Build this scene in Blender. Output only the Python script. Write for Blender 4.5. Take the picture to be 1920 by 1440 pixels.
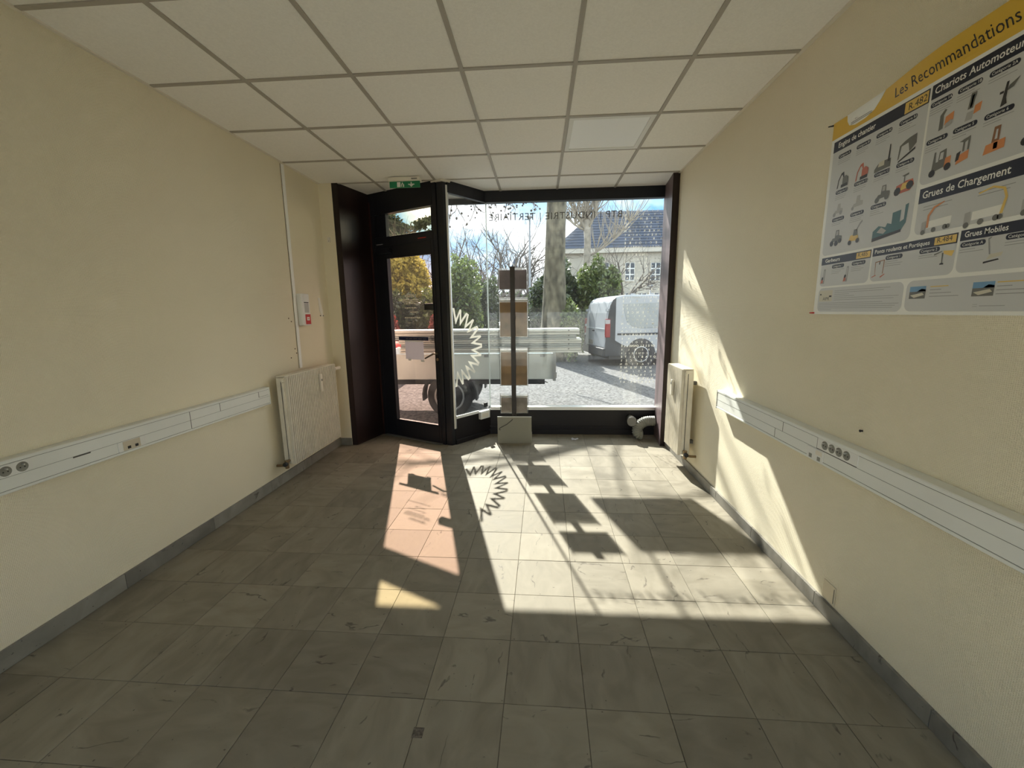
import bpy, bmesh, math, random
import numpy as np
from mathutils import Vector, Matrix
for _o in list(bpy.data.objects): bpy.data.objects.remove(_o)
SC = bpy.context.scene
COL = SC.collection

# ------------------------------------------------------------------ camera
CAMZ = 1.408
FPX, PITCH, YAW, ROLL = 771.13, .1726, .0682, -.0136
_f = Vector((-math.sin(YAW)*math.cos(PITCH), math.cos(YAW)*math.cos(PITCH), -math.sin(PITCH)))
_r0 = Vector((math.cos(YAW), math.sin(YAW), 0)); _u0 = _r0.cross(_f)
_r = _r0*math.cos(ROLL)+_u0*math.sin(ROLL); _u = -_r0*math.sin(ROLL)+_u0*math.cos(ROLL)
cd = bpy.data.cameras.new('camera'); cam = bpy.data.objects.new('camera', cd); COL.objects.link(cam)
cd.sensor_fit = 'HORIZONTAL'; cd.sensor_width = 36.0; cd.lens = FPX/1920*36.0
cd.clip_start = .05; cd.clip_end = 500
cam.matrix_world = Matrix(((_r.x,_u.x,-_f.x,0),(_r.y,_u.y,-_f.y,0),(_r.z,_u.z,-_f.z,CAMZ),(0,0,0,1)))
SC.camera = cam
def at(px, py, Y):
    """the place point at depth Y seen at that pixel of the photograph (used for measuring)"""
    d = _r*((px-960)/FPX) - _u*((py-720)/FPX) + _f
    return Vector((0,0,CAMZ)) + d*(Y/d.y)

# ------------------------------------------------------------------ light
SUN_DIR = Vector((.337, -1.155, -1.0)).normalized()
SUN_E, SKY_E, EXPO = 4.7, 1.65, 1.80
sl = bpy.data.lights.new('sun', 'SUN'); sl.energy = SUN_E; sl.angle = .0093; sl.color = (1, .965, .90)
sun = bpy.data.objects.new('sun', sl); COL.objects.link(sun)
sun.rotation_euler = SUN_DIR.to_track_quat('-Z', 'Y').to_euler(); sun.location = (-6, 20, 18)
W = bpy.data.worlds.new('sky'); SC.world = W; W.use_nodes = True
nt = W.node_tree; nt.nodes.clear()
def wn(t, **k):
    n = nt.nodes.new(t)
    for a, b in k.items(): setattr(n, a, b)
    return n
tc = wn('ShaderNodeTexCoord'); mp = wn('ShaderNodeMapping'); mp.inputs['Scale'].default_value = (1, 1, 2.4); mp.inputs['Location'].default_value = (.55, .1, .35)
nz = wn('ShaderNodeTexNoise'); nz.inputs['Scale'].default_value = 2.6; nz.inputs['Detail'].default_value = 7; nz.inputs['Roughness'].default_value = .55; nz.inputs['Distortion'].default_value = .3
rp = wn('ShaderNodeValToRGB'); rp.color_ramp.elements[0].position = .40; rp.color_ramp.elements[1].position = .60
rp.color_ramp.elements[0].color = (.045, .135, .27, 1); rp.color_ramp.elements[1].color = (.95, .96, .97, 1)
_e = rp.color_ramp.elements.new(.50); _e.color = (.21, .27, .33, 1)
sx = wn('ShaderNodeSeparateXYZ'); hz_ = wn('ShaderNodeMapRange'); hz_.inputs[1].default_value = -.02; hz_.inputs[2].default_value = .17; hz_.interpolation_type = 'SMOOTHSTEP'
hm = wn('ShaderNodeMix'); hm.data_type = 'RGBA'; hm.inputs[6].default_value = (.46, .48, .50, 1)
bg = wn('ShaderNodeBackground'); bg.inputs['Strength'].default_value = SKY_E; wo = wn('ShaderNodeOutputWorld')
for a, b in ((tc.outputs['Generated'], mp.inputs[0]), (mp.outputs[0], nz.inputs[0]), (nz.outputs[0], rp.inputs[0]), (tc.outputs['Generated'], sx.inputs[0]), (sx.outputs[2], hz_.inputs[0]), (hz_.outputs[0], hm.inputs[0]), (rp.outputs[0], hm.inputs[7]), (hm.outputs[2], bg.inputs[0]), (bg.outputs[0], wo.inputs[0])): nt.links.new(a, b)
vs = SC.view_settings; vs.view_transform = 'Standard'; vs.look = 'None'; vs.exposure = EXPO; vs.gamma = 1; vs.use_curve_mapping = False
SC.cycles.max_bounces = 8; SC.cycles.diffuse_bounces = 6; SC.cycles.glossy_bounces = 4; SC.cycles.transparent_max_bounces = 24; SC.cycles.transmission_bounces = 8
SC.cycles.use_adaptive_sampling = True; SC.cycles.adaptive_threshold = .06; SC.cycles.sample_clamp_indirect = 6; SC.cycles.use_denoising = True; SC.cycles.caustics_reflective = False; SC.cycles.caustics_refractive = False

# ------------------------------------------------------------------ materials
def nodes(name):
    m = bpy.data.materials.new(name); m.use_nodes = True
    return m, m.node_tree.nodes, m.node_tree.links, m.node_tree.nodes['Principled BSDF']
def M(name, col, rough=.6, metal=0., spec=.4, noise=None, bump=None, stretch=(1,1,1), transl=0., emit=None, alpha=None):
    m, N, L, B = nodes(name)
    B.inputs['Roughness'].default_value = rough; B.inputs['Metallic'].default_value = metal
    B.inputs['Specular IOR Level'].default_value = spec
    B.inputs['Base Color'].default_value = (*col, 1)
    if noise or bump:
        t = N.new('ShaderNodeTexCoord'); mpn = N.new('ShaderNodeMapping'); mpn.inputs['Scale'].default_value = stretch
        L.new(t.outputs['Object'], mpn.inputs[0])
    if noise:
        n = N.new('ShaderNodeTexNoise'); n.inputs['Scale'].default_value = noise[0]; n.inputs['Detail'].default_value = 5
        L.new(mpn.outputs[0], n.inputs[0])
        r = N.new('ShaderNodeValToRGB'); a = noise[1]
        r.color_ramp.elements[0].position = .3; r.color_ramp.elements[1].position = .7
        c2 = noise[2] if len(noise) > 2 else None
        r.color_ramp.elements[0].color = (*([max(0, c*(1-a)) for c in col]), 1)
        r.color_ramp.elements[1].color = (*(c2 or [min(1, c*(1+a)) for c in col]), 1)
        L.new(n.outputs[0], r.inputs[0]); L.new(r.outputs[0], B.inputs['Base Color'])
    if bump:
        n = N.new('ShaderNodeTexNoise'); n.inputs['Scale'].default_value = bump[0]; n.inputs['Detail'].default_value = 3
        L.new(mpn.outputs[0], n.inputs[0])
        b = N.new('ShaderNodeBump'); b.inputs['Strength'].default_value = bump[1]; b.inputs['Distance'].default_value = .01
        L.new(n.outputs[0], b.inputs['Height']); L.new(b.outputs[0], B.inputs['Normal'])
    if transl:
        tr = N.new('ShaderNodeBsdfTranslucent'); mx = N.new('ShaderNodeMixShader'); mx.inputs[0].default_value = transl
        if noise: L.new(r.outputs[0], tr.inputs[0])
        else: tr.inputs[0].default_value = (*col, 1)
        L.new(B.outputs[0], mx.inputs[1]); L.new(tr.outputs[0], mx.inputs[2]); L.new(mx.outputs[0], N['Material Output'].inputs[0])
    if emit:
        B.inputs['Emission Color'].default_value = (*col, 1); B.inputs['Emission Strength'].default_value = emit
    return m
def glass(name, tint, haze=0.):
    m = bpy.data.materials.new(name); m.use_nodes = True; N = m.node_tree.nodes; L = m.node_tree.links; N.clear()
    t = N.new('ShaderNodeBsdfTransparent'); t.inputs[0].default_value = (*tint, 1)
    g = N.new('ShaderNodeBsdfGlossy'); g.inputs['Roughness'].default_value = .02
    f = N.new('ShaderNodeFresnel'); ge = N.new('ShaderNodeNewGeometry'); io = N.new('ShaderNodeMapRange'); io.inputs[3].default_value = 1.45; io.inputs[4].default_value = 1/1.45
    L.new(ge.outputs['Backfacing'], io.inputs[0]); L.new(io.outputs[0], f.inputs[0])
    mx = N.new('ShaderNodeMixShader'); o = N.new('ShaderNodeOutputMaterial')
    L.new(f.outputs[0], mx.inputs[0]); L.new(t.outputs[0], mx.inputs[1]); L.new(g.outputs[0], mx.inputs[2])
    last = mx
    if haze:
        d = N.new('ShaderNodeBsdfTranslucent'); d.inputs[0].default_value = (.9, .9, .9, 1)
        m2 = N.new('ShaderNodeMixShader'); m2.inputs[0].default_value = haze
        L.new(mx.outputs[0], m2.inputs[1]); L.new(d.outputs[0], m2.inputs[2]); last = m2
    L.new(last.outputs[0], o.inputs[0])
    return m
def wallpaper():
    m, N, L, B = nodes('beige_woven_wallpaper')
    t = N.new('ShaderNodeTexCoord')
    n = N.new('ShaderNodeTexNoise'); n.inputs['Scale'].default_value = 1.1; n.inputs['Detail'].default_value = 4
    L.new(t.outputs['Object'], n.inputs[0])
    r = N.new('ShaderNodeValToRGB'); r.color_ramp.elements[0].position = .3; r.color_ramp.elements[1].position = .75
    r.color_ramp.elements[0].color = (.83, .757, .575, 1); r.color_ramp.elements[1].color = (.88, .807, .625, 1)
    L.new(n.outputs[0], r.inputs[0]); L.new(r.outputs[0], B.inputs['Base Color'])
    B.inputs['Roughness'].default_value = .8; B.inputs['Specular IOR Level'].default_value = .25
    w = []
    for axis in ('Y', 'Z'):
        k = N.new('ShaderNodeTexWave'); k.wave_type = 'BANDS'; k.bands_direction = axis; k.inputs['Scale'].default_value = 55; k.inputs['Distortion'].default_value = 1.2; k.inputs['Detail'].default_value = 1; k.inputs['Detail Scale'].default_value = 3
        L.new(t.outputs['Object'], k.inputs[0]); w.append(k)
    mm = N.new('ShaderNodeMath'); mm.operation = 'MULTIPLY'; L.new(w[0].outputs['Fac'], mm.inputs[0]); L.new(w[1].outputs['Fac'], mm.inputs[1])
    b = N.new('ShaderNodeBump'); b.inputs['Strength'].default_value = .5; b.inputs['Distance'].default_value = .004
    L.new(mm.outputs[0], b.inputs['Height']); L.new(b.outputs[0], B.inputs['Normal'])
    return m
def marble(name, c1, c2, crack, rough=.32, tile=True):
    m, N, L, B = nodes(name)
    t = N.new('ShaderNodeTexCoord'); oi = N.new('ShaderNodeObjectInfo')
    rot = N.new('ShaderNodeVectorRotate'); rot.rotation_type = 'Z_AXIS'
    q = N.new('ShaderNodeMath'); q.operation = 'MULTIPLY'; q.inputs[1].default_value = 2.9
    fl = N.new('ShaderNodeMath'); fl.operation = 'ROUND'
    an = N.new('ShaderNodeMath'); an.operation = 'MULTIPLY'; an.inputs[1].default_value = math.pi/2
    L.new(oi.outputs['Random'], q.inputs[0]); L.new(q.outputs[0], fl.inputs[0]); L.new(fl.outputs[0], an.inputs[0]); L.new(an.outputs[0], rot.inputs['Angle'])
    L.new(t.outputs['Object'], rot.inputs['Vector'])
    cx = N.new('ShaderNodeCombineXYZ'); k = N.new('ShaderNodeMath'); k.operation = 'MULTIPLY'; k.inputs[1].default_value = 41.7
    L.new(oi.outputs['Random'], k.inputs[0])
    for i in range(3): L.new(k.outputs[0], cx.inputs[i])
    ad = N.new('ShaderNodeVectorMath'); ad.operation = 'ADD'; L.new(rot.outputs[0], ad.inputs[0]); L.new(cx.outputs[0], ad.inputs[1])
    mp2 = N.new('ShaderNodeMapping'); mp2.inputs['Scale'].default_value = (1.0, 2.0, 1); L.new(ad.outputs[0], mp2.inputs[0])
    n1 = N.new('ShaderNodeTexNoise'); n1.inputs['Scale'].default_value = 5; n1.inputs['Detail'].default_value = 8; n1.inputs['Distortion'].default_value = .8; L.new(mp2.outputs[0], n1.inputs[0])
    r1 = N.new('ShaderNodeValToRGB'); r1.color_ramp.elements[0].position = .32; r1.color_ramp.elements[1].position = .68
    r1.color_ramp.elements[0].color = (*c1, 1); r1.color_ramp.elements[1].color = (*c2, 1); L.new(n1.outputs[0], r1.inputs[0])
    # fine dark stylolite cracks
    nd = N.new('ShaderNodeTexNoise'); nd.inputs['Scale'].default_value = 9; nd.inputs['Detail'].default_value = 6; L.new(mp2.outputs[0], nd.inputs[0])
    wv = N.new('ShaderNodeTexWave'); wv.bands_direction = 'Y'; wv.inputs['Scale'].default_value = 1.1; wv.inputs['Distortion'].default_value = 14; wv.inputs['Detail'].default_value = 5; wv.inputs['Detail Scale'].default_value = 1.6
    L.new(mp2.outputs[0], wv.inputs[0])
    rc = N.new('ShaderNodeValToRGB'); rc.color_ramp.elements[0].position = .0; rc.color_ramp.elements[0].color = (0,0,0,1); rc.color_ramp.elements[1].position = .010; rc.color_ramp.elements[1].color = (1,1,1,1)
    L.new(wv.outputs['Fac'], rc.inputs[0])
    rm = N.new('ShaderNodeValToRGB'); rm.color_ramp.elements[0].position = .54; rm.color_ramp.elements[0].color = (1,1,1,1); rm.color_ramp.elements[1].position = .62; rm.color_ramp.elements[1].color = (0,0,0,1)
    L.new(nd.outputs[0], rm.inputs[0])
    mxx = N.new('ShaderNodeMath'); mxx.operation = 'MAXIMUM'; L.new(rc.outputs[0], mxx.inputs[0]); L.new(rm.outputs[0], mxx.inputs[1])
    # small pits
    vo = N.new('ShaderNodeTexNoise'); vo.inputs['Scale'].default_value = 60; vo.inputs['Detail'].default_value = 1; L.new(ad.outputs[0], vo.inputs[0])
    rv = N.new('ShaderNodeValToRGB'); rv.color_ramp.elements[0].position = .20; rv.color_ramp.elements[0].color = (0,0,0,1); rv.color_ramp.elements[1].position = .235; rv.color_ramp.elements[1].color = (1,1,1,1); L.new(vo.outputs[0], rv.inputs[0])
    mn = N.new('ShaderNodeMath'); mn.operation = 'MINIMUM'; L.new(mxx.outputs[0], mn.inputs[0]); L.new(rv.outputs[0], mn.inputs[1])
    mix = N.new('ShaderNodeMix'); mix.data_type = 'RGBA'; L.new(mn.outputs[0], mix.inputs[0]); mix.inputs[6].default_value = (*crack, 1); L.new(r1.outputs[0], mix.inputs[7])
    hv = N.new('ShaderNodeHueSaturation'); mr = N.new('ShaderNodeMapRange'); mr.inputs[3].default_value = .84; mr.inputs[4].default_value = 1.08
    k2 = N.new('ShaderNodeMath'); k2.operation = 'MULTIPLY'; k2.inputs[1].default_value = 7.31; fr = N.new('ShaderNodeMath'); fr.operation = 'FRACT'
    L.new(oi.outputs['Random'], k2.inputs[0]); L.new(k2.outputs[0], fr.inputs[0]); L.new(fr.outputs[0], mr.inputs[0]); L.new(mr.outputs[0], hv.inputs['Value'])
    L.new(mix.outputs[2], hv.inputs['Color']); L.new(hv.outputs[0], B.inputs['Base Color'])
    B.inputs['Roughness'].default_value = rough; B.inputs['Specular IOR Level'].default_value = .18
    rr = N.new('ShaderNodeMapRange'); rr.inputs[3].default_value = rough-.08; rr.inputs[4].default_value = rough+.18; L.new(n1.outputs[0], rr.inputs[0]); L.new(rr.outputs[0], B.inputs['Roughness'])
    return m

MT = dict(
 wall=wallpaper(),
 tile=marble('cream_marble_tile', (.212,.187,.140), (.280,.252,.197), (.12,.103,.08), .60),
 skirt=marble('grey_marble_skirting', (.19,.18,.155), (.29,.275,.24), (.08,.07,.06), .4),
 grout=M('dark_grout', (.10,.085,.07), .9),
 ctile=M('mineral_ceiling_tile', (.93,.91,.855), .9, noise=(90,.03), bump=(160,.2)),
 tbar=M('grey_ceiling_bar', (.42,.385,.33), .5),
 slab=M('plain_plaster', (.6,.56,.5), .9),
 black=M('black_lacquered_metal', (.012,.013,.018), .38, spec=.35),
 plinth=M('black_panel', (.011,.009,.011), .42, spec=.35),
 wood=M('dark_brown_wood', (.016,.0085,.008), .36, spec=.4, noise=(7,.5), stretch=(1,1,.12)),
 wood_lit=M('lit_violet_brown_wood', (.16,.115,.118), .45, spec=.4, noise=(9,.4), stretch=(1,1,.15)),  # lighter tone paints in the light on the reveal's inner face
 alu=M('brushed_aluminium', (.72,.72,.70), .35, metal=.7),
 white=M('white_plastic', (.80,.80,.76), .45),
 white2=M('warm_white_paint', (.78,.73,.62), .45),
 rad=M('cream_radiator_enamel', (.74,.69,.58), .4, noise=(14,.08)),
 trunk=M('white_trunking_plastic', (.80,.81,.76), .42, noise=(3,.04)),
 seam=M('dark_gap', (.12,.115,.10), .8),
 socketgrey=M('shaded_socket_well', (.26,.255,.22), .6),
 dark=M('black_plastic', (.02,.02,.02), .5),
 chrome=M('tarnished_brass', (.30,.22,.13), .35, metal=.9),
 red=M('red_plastic', (.55,.035,.03), .4),
 green=M('exit_green', (.012,.20,.085), .4),
 led=M('milky_diffuser', (.95,.96,.95), .35),
 glass=glass('clear_window_glass', (.93,.945,.93), .006),
 glassdoor=glass('pink_tinted_glass', (.90,.765,.70), .006),
 glasstop=glass('yellow_tinted_glass', (.96,.89,.72), .006),
 acrylic=glass('clear_acrylic', (.86,.86,.85), .05),
 vinylw=M('cream_vinyl', (.72,.70,.60), .5, transl=.25),
 vinylg=M('grey_vinyl', (.16,.16,.16), .5),
 standm=M('sage_grey_metal', (.30,.29,.235), .45),
 pole=M('dark_bronze_bar', (.045,.038,.032), .4),
 kraft=M('brown_paper', (.43,.335,.235), .8, noise=(9,.2), transl=.42),
 mauve=M('faded_mauve_print', (.33,.295,.30), .8, noise=(12,.15), transl=.45),
 pale=M('pale_pinkish_print', (.58,.52,.47), .8, noise=(12,.25), transl=.4),
 paper=M('white_paper', (.66,.66,.70), .8, transl=.35),
 blue=M('navy_sticker', (.012,.02,.07), .5),
 hose=M('grey_ribbed_plastic', (.22,.22,.19), .45),
)
# ------------------------------------------------------------------ mesh helpers
class MB:
    def __init__(s): s.v = []; s.f = []; s.m = []
    def add(s, vs, fs, mi=0):
        n = len(s.v); s.v += [tuple(p) for p in vs]; s.f += [tuple(i+n for i in f) for f in fs]; s.m += [mi]*len(fs); return s
    def box(s, x0, x1, y0, y1, z0, z1, mi=0):
        return s.add([(x0,y0,z0),(x1,y0,z0),(x1,y1,z0),(x0,y1,z0),(x0,y0,z1),(x1,y0,z1),(x1,y1,z1),(x0,y1,z1)],
                     [(0,3,2,1),(4,5,6,7),(0,1,5,4),(1,2,6,5),(2,3,7,6),(3,0,4,7)], mi)
    def obox(s, o, a, b, c, mi=0):
        """box from corner o along vectors a, b, c"""
        o, a, b, c = Vector(o), Vector(a), Vector(b), Vector(c)
        P = [o, o+a, o+a+b, o+b, o+c, o+a+c, o+a+b+c, o+b+c]
        return s.add(P, [(0,3,2,1),(4,5,6,7),(0,1,5,4),(1,2,6,5),(2,3,7,6),(3,0,4,7)], mi)
    def prism(s, poly, vec, mi=0):
        n = len(poly); vec = Vector(vec); P = [Vector(p) for p in poly]; Q = [p+vec for p in P]
        return s.add(P+Q, [tuple(range(n-1,-1,-1)), tuple(range(n,2*n))] + [(i,(i+1)%n,n+(i+1)%n,n+i) for i in range(n)], mi)
    def tube(s, path, rad, n=8, caps=True, mi=0):
        P = [Vector(p) for p in path]; k = len(P)
        if not hasattr(rad, '__len__'): rad = [rad]*k
        vs = []; up = None
        for i in range(k):
            t = (P[min(i+1,k-1)]-P[max(i-1,0)])
            t = t.normalized() if t.length > 1e-9 else Vector((0,0,1))
            if up is None:
                up = Vector((0,0,1)) if abs(t.z) < .9 else Vector((1,0,0))
            a = t.cross(up)
            a = a.normalized() if a.length > 1e-6 else t.orthogonal().normalized()
            b = a.cross(t).normalized(); up = b
            for j in range(n):
                w = 2*math.pi*j/n; vs.append(P[i]+(a*math.cos(w)+b*math.sin(w))*rad[i])
        fs = [(i*n+j, i*n+(j+1)%n, (i+1)*n+(j+1)%n, (i+1)*n+j) for i in range(k-1) for j in range(n)]
        if caps: fs += [tuple(range(n-1,-1,-1)), tuple(range((k-1)*n, k*n))]
        return s.add(vs, fs, mi)
    def lathe(s, c, ax, prof, n=20, mi=0):
        """prof: list of (distance along axis, radius)"""
        ax = Vector(ax).normalized(); a = ax.orthogonal().normalized(); b = ax.cross(a); c = Vector(c); vs = []
        for h, r in prof:
            for j in range(n):
                w = 2*math.pi*j/n; vs.append(c+ax*h+(a*math.cos(w)+b*math.sin(w))*r)
        k = len(prof)
        fs = [(i*n+j, i*n+(j+1)%n, (i+1)*n+(j+1)%n, (i+1)*n+j) for i in range(k-1) for j in range(n)]
        fs += [tuple(range(n-1,-1,-1)), tuple(range((k-1)*n, k*n))]
        return s.add(vs, fs, mi)
    def ball(s, c, r, n=6, m=4, mi=0):
        vs = [(c[0],c[1],c[2]+r)]
        for i in range(1, m):
            p = math.pi*i/m
            for j in range(n):
                w = 2*math.pi*j/n; vs.append((c[0]+r*math.sin(p)*math.cos(w), c[1]+r*math.sin(p)*math.sin(w), c[2]+r*math.cos(p)))
        vs.append((c[0],c[1],c[2]-r)); fs = [(0,1+j,1+(j+1)%n) for j in range(n)]
        for i in range(m-2): fs += [(1+i*n+j,1+(i+1)*n+j,1+(i+1)*n+(j+1)%n,1+i*n+(j+1)%n) for j in range(n)]
        l = len(vs)-1; fs += [(l,1+(m-2)*n+(j+1)%n,1+(m-2)*n+j) for j in range(n)]
        return s.add(vs, fs, mi)
    def mesh(s, name, mats, smooth=False):
        me = bpy.data.meshes.new(name); me.from_pydata(s.v, [], s.f)
        for m in (mats if isinstance(mats, (list, tuple)) else [mats]): me.materials.append(MT[m] if isinstance(m, str) else m)
        if any(s.m): me.polygons.foreach_set('material_index', s.m)
        if smooth: me.polygons.foreach_set('use_smooth', [True]*len(me.polygons))
        me.update(); return me
    def build(s, name, mats, parent=None, smooth=False, bevel=0., auto=False):
        o = bpy.data.objects.new(name, s.mesh(name, mats, smooth)); COL.objects.link(o)
        if auto:
            try: o.data.set_sharp_from_angle(angle=math.radians(40))
            except Exception: pass
        if bevel:
            b = o.modifiers.new('edge', 'BEVEL'); b.width = bevel; b.segments = 2; b.limit_method = 'ANGLE'
        if parent is not None: adopt(o, parent)
        return o
LOCAL = set()
def adopt(o, p):
    o.parent = p
    if p.type == 'EMPTY' and p.name not in LOCAL: o.matrix_parent_inverse = Matrix.Translation(-p.location)
def tag(o, label=None, cat=None, group=None, kind=None):
    if label: o['label'] = label
    if cat: o['category'] = cat
    if group: o['group'] = group
    if kind: o['kind'] = kind
    return o
def thing(name, loc, label=None, cat=None, group=None, kind=None, rz=None):
    o = bpy.data.objects.new(name, None); o.empty_display_size = .1; COL.objects.link(o); o.location = loc
    if rz is not None: o.rotation_euler.z = rz; LOCAL.add(o.name)
    return tag(o, label, cat, group, kind)
def part_label(o, l): o['label'] = l; return o
_tc = {}
def text_geo(s, size=1., shear=0., bold=0., spacing=1.):
    key = (s, shear, bold, spacing)
    if key not in _tc:
        c = bpy.data.curves.new('txt', 'FONT'); c.body = s; c.size = 1; c.shear = shear; c.offset = bold; c.space_character = spacing; c.resolution_u = 2
        o = bpy.data.objects.new('txt', c); COL.objects.link(o)
        bpy.context.view_layer.update()
        me = o.evaluated_get(bpy.context.evaluated_depsgraph_get()).to_mesh()
        _tc[key] = ([tuple(v.co) for v in me.vertices], [tuple(p.vertices) for p in me.polygons])
        bpy.data.objects.remove(o); bpy.data.curves.remove(c)
    v, f = _tc[key]
    return [(x*size, y*size) for x, y, z in v], f
# ================================================================== the room
XL, XR, ZC, YB = -2.1815, 1.3256, 2.678, -.75
YW = 4.68
def struct(name, mb, mats, label, parent=None, **k):
    return tag(mb.build(name, mats, parent, **k), label, None, None, 'structure')

# ---- floor of marble tiles
floor = struct('floor', MB().box(XL-.1, XR+.1, YB-.1, 4.74, -.14, -.0045), 'grout', 'floor of cream marble tiles')
TP = .2957; TX0, TY0, TROT = .163, 1.2725, -.010
ct, st_ = math.cos(TROT), math.sin(TROT)
def clip(poly, axis, lim, keep_less):
    out = []
    for i in range(len(poly)):
        a, b = poly[i], poly[(i+1) % len(poly)]
        ia = (a[axis] <= lim) == keep_less; ib = (b[axis] <= lim) == keep_less
        if ia: out.append(a)
        if ia != ib:
            t = (lim-a[axis])/(b[axis]-a[axis]); out.append((a[0]+t*(b[0]-a[0]), a[1]+t*(b[1]-a[1])))
    return out
G = .0009
full = MB(); h = TP/2-G
full.add([(-h,-h,-.008),(h,-h,-.008),(h,h,-.008),(-h,h,-.008),(-h,-h,-.0008),(h,-h,-.0008),(h,h,-.0008),(-h,h,-.0008),(-h+.0012,-h+.0012,0),(h-.0012,-h+.0012,0),(h-.0012,h-.0012,0),(-h+.0012,h-.0012,0)],
         [(3,2,1,0),(8,9,10,11)]+[(i,(i+1)%4,4+(i+1)%4,4+i) for i in range(4)]+[(4+i,4+(i+1)%4,8+(i+1)%4,8+i) for i in range(4)])
full_me = full.mesh('floor_tile', 'tile')
rng = random.Random(5); back = MB()
for k in range(-11, 12):
    for j in range(-9, 5):
        lx, ly = TX0+(j+.5)*TP, (k+.5)*TP
        cx, cy = lx*ct-ly*st_, TY0+lx*st_+ly*ct
        if k < -3:
            p = [(cx-h,cy-h),(cx+h,cy-h),(cx+h,cy+h),(cx-h,cy+h)]
        else:
            p = [(cx+x*ct-y*st_, cy+x*st_+y*ct) for x, y in ((-h,-h),(h,-h),(h,h),(-h,h))]
        q = clip(clip(clip(clip(p, 0, XL+.001, False), 0, XR-.001, True), 1, 4.655, True), 1, YB+.002, False)
        if len(q) < 3 or abs(sum(q[i][0]*q[(i+1)%len(q)][1]-q[(i+1)%len(q)][0]*q[i][1] for i in range(len(q)))) < .002: continue
        if k < -3: back.prism([(x,y,-.008) for x, y in q], (0,0,.008)); continue
        if len(q) == 4 and all(abs(a[0]-b[0])+abs(a[1]-b[1]) < 1e-9 for a, b in zip(p, q)):
            o = bpy.data.objects.new('floor_tile', full_me); COL.objects.link(o)
        else:
            mb = MB().prism([(x-cx, y-cy, -.008) for x, y in q], (0,0,.008)); o = mb.build('floor_tile', 'tile')
        o.location = (cx, cy, rng.uniform(-.0006, .0004)); 
        if o.data is full_me: o.rotation_euler.z = TROT
        o.parent = floor
o = back.build('floor_tile_field', 'tile', floor); o['kind'] = 'stuff'
# chipped square patch beside one tile
pt = MB().box(-.435,-.398,1.135,1.17,-.001,.0012); o = pt.build('patched_hole', M('dark_mortar', (.12,.10,.08), .9, noise=(120,.5)), floor)

# ---- walls
struct('wall_left', MB().box(XL-.2, XL, YB-.2, 4.2, -.1, 2.95), 'wall', 'beige textured wall on the left')
struct('wall_right', MB().box(XR, XR+.2, YB-.2, 4.72, -.1, 2.95), 'wall', 'beige textured wall with the poster')
wb = struct('wall_back', MB().box(XL-.2, XR+.2, YB-.2, YB, -.1, .12).box(XL-.2, XR+.2, YB-.2, YB, 1.45, 2.95).box(XL-.2, XL+.08, YB-.2, YB, .12, 1.45).box(XR-.08, XR+.2, YB-.2, YB, .12, 1.45), 'wall', 'beige rear wall with a glazed opening added for fill daylight')  # wide opening left for the added fill glazing
w3 = thing('fill_window', ((XL+XR)/2, YB, .12), 'unseen wide rear window added for fill daylight', kind='structure')  # added out of view, lets extra daylight in to brighten the interior
_n = 3; _w = (XR-XL-.16)/_n
for i in range(_n):
    a = XL+.08+_w*i
    fr_ = MB().box(a, a+.05, YB-.12, YB-.06, .12, 1.45).box(a+_w-.05, a+_w, YB-.12, YB-.06, .12, 1.45).box(a+.05, a+_w-.05, YB-.12, YB-.06, .12, .17).box(a+.05, a+_w-.05, YB-.12, YB-.06, 1.40, 1.45).build('sash', 'white', w3)
    MB().box(a+.05, a+_w-.05, YB-.094, YB-.088, .17, 1.40).build('pane', 'glass', fr_)
struct('wall_front', MB().box(XL-.2, -2.045, 4.2, 4.9, -.1, 2.95), 'wall', 'narrow beige return wall beside the dark door panel')
# facade seen from outside
struct('wall_facade', MB().box(XL-.2, XR+.2, 4.72, 4.92, 2.82, 4.4).box(-6, XL-.2, 4.72, 4.92, -.12, 4.4).box(XR+.2, 6, 4.72, 4.92, -.12, 4.4), 'slab', 'outer street wall around the shopfront')

# ---- skirting
def skirting(name, label, x0, x1, y0, y1, hgt, along='y'):
    b = thing(name, ((x0+x1)/2, (y0+y1)/2, 0), label, kind='structure')
    L0, L1 = (y0, y1) if along == 'y' else (x0, x1); p = L1
    while p > L0+.01:
        q = max(L0, p-.597)
        mb = MB().box(x0, x1, q+.001, p-.001, .0012, hgt) if along == 'y' else MB().box(q+.001, p-.001, y0, y1, .0012, hgt)
        mb.build('skirting_slab', 'skirt', b, bevel=.0015); p = q
skirting('baseboard_left', 'grey marble skirting along the left wall', XL+.0005, XL+.014, YB+.01, 4.199, .085)
skirting('baseboard_right', 'grey marble skirting along the right wall', XR-.014, XR-.0005, YB+.01, 4.249, .072)
skirting('baseboard_front', 'short skirting under the return wall', XL+.015, -2.047, 4.188, 4.1995, .08, 'x')

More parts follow.
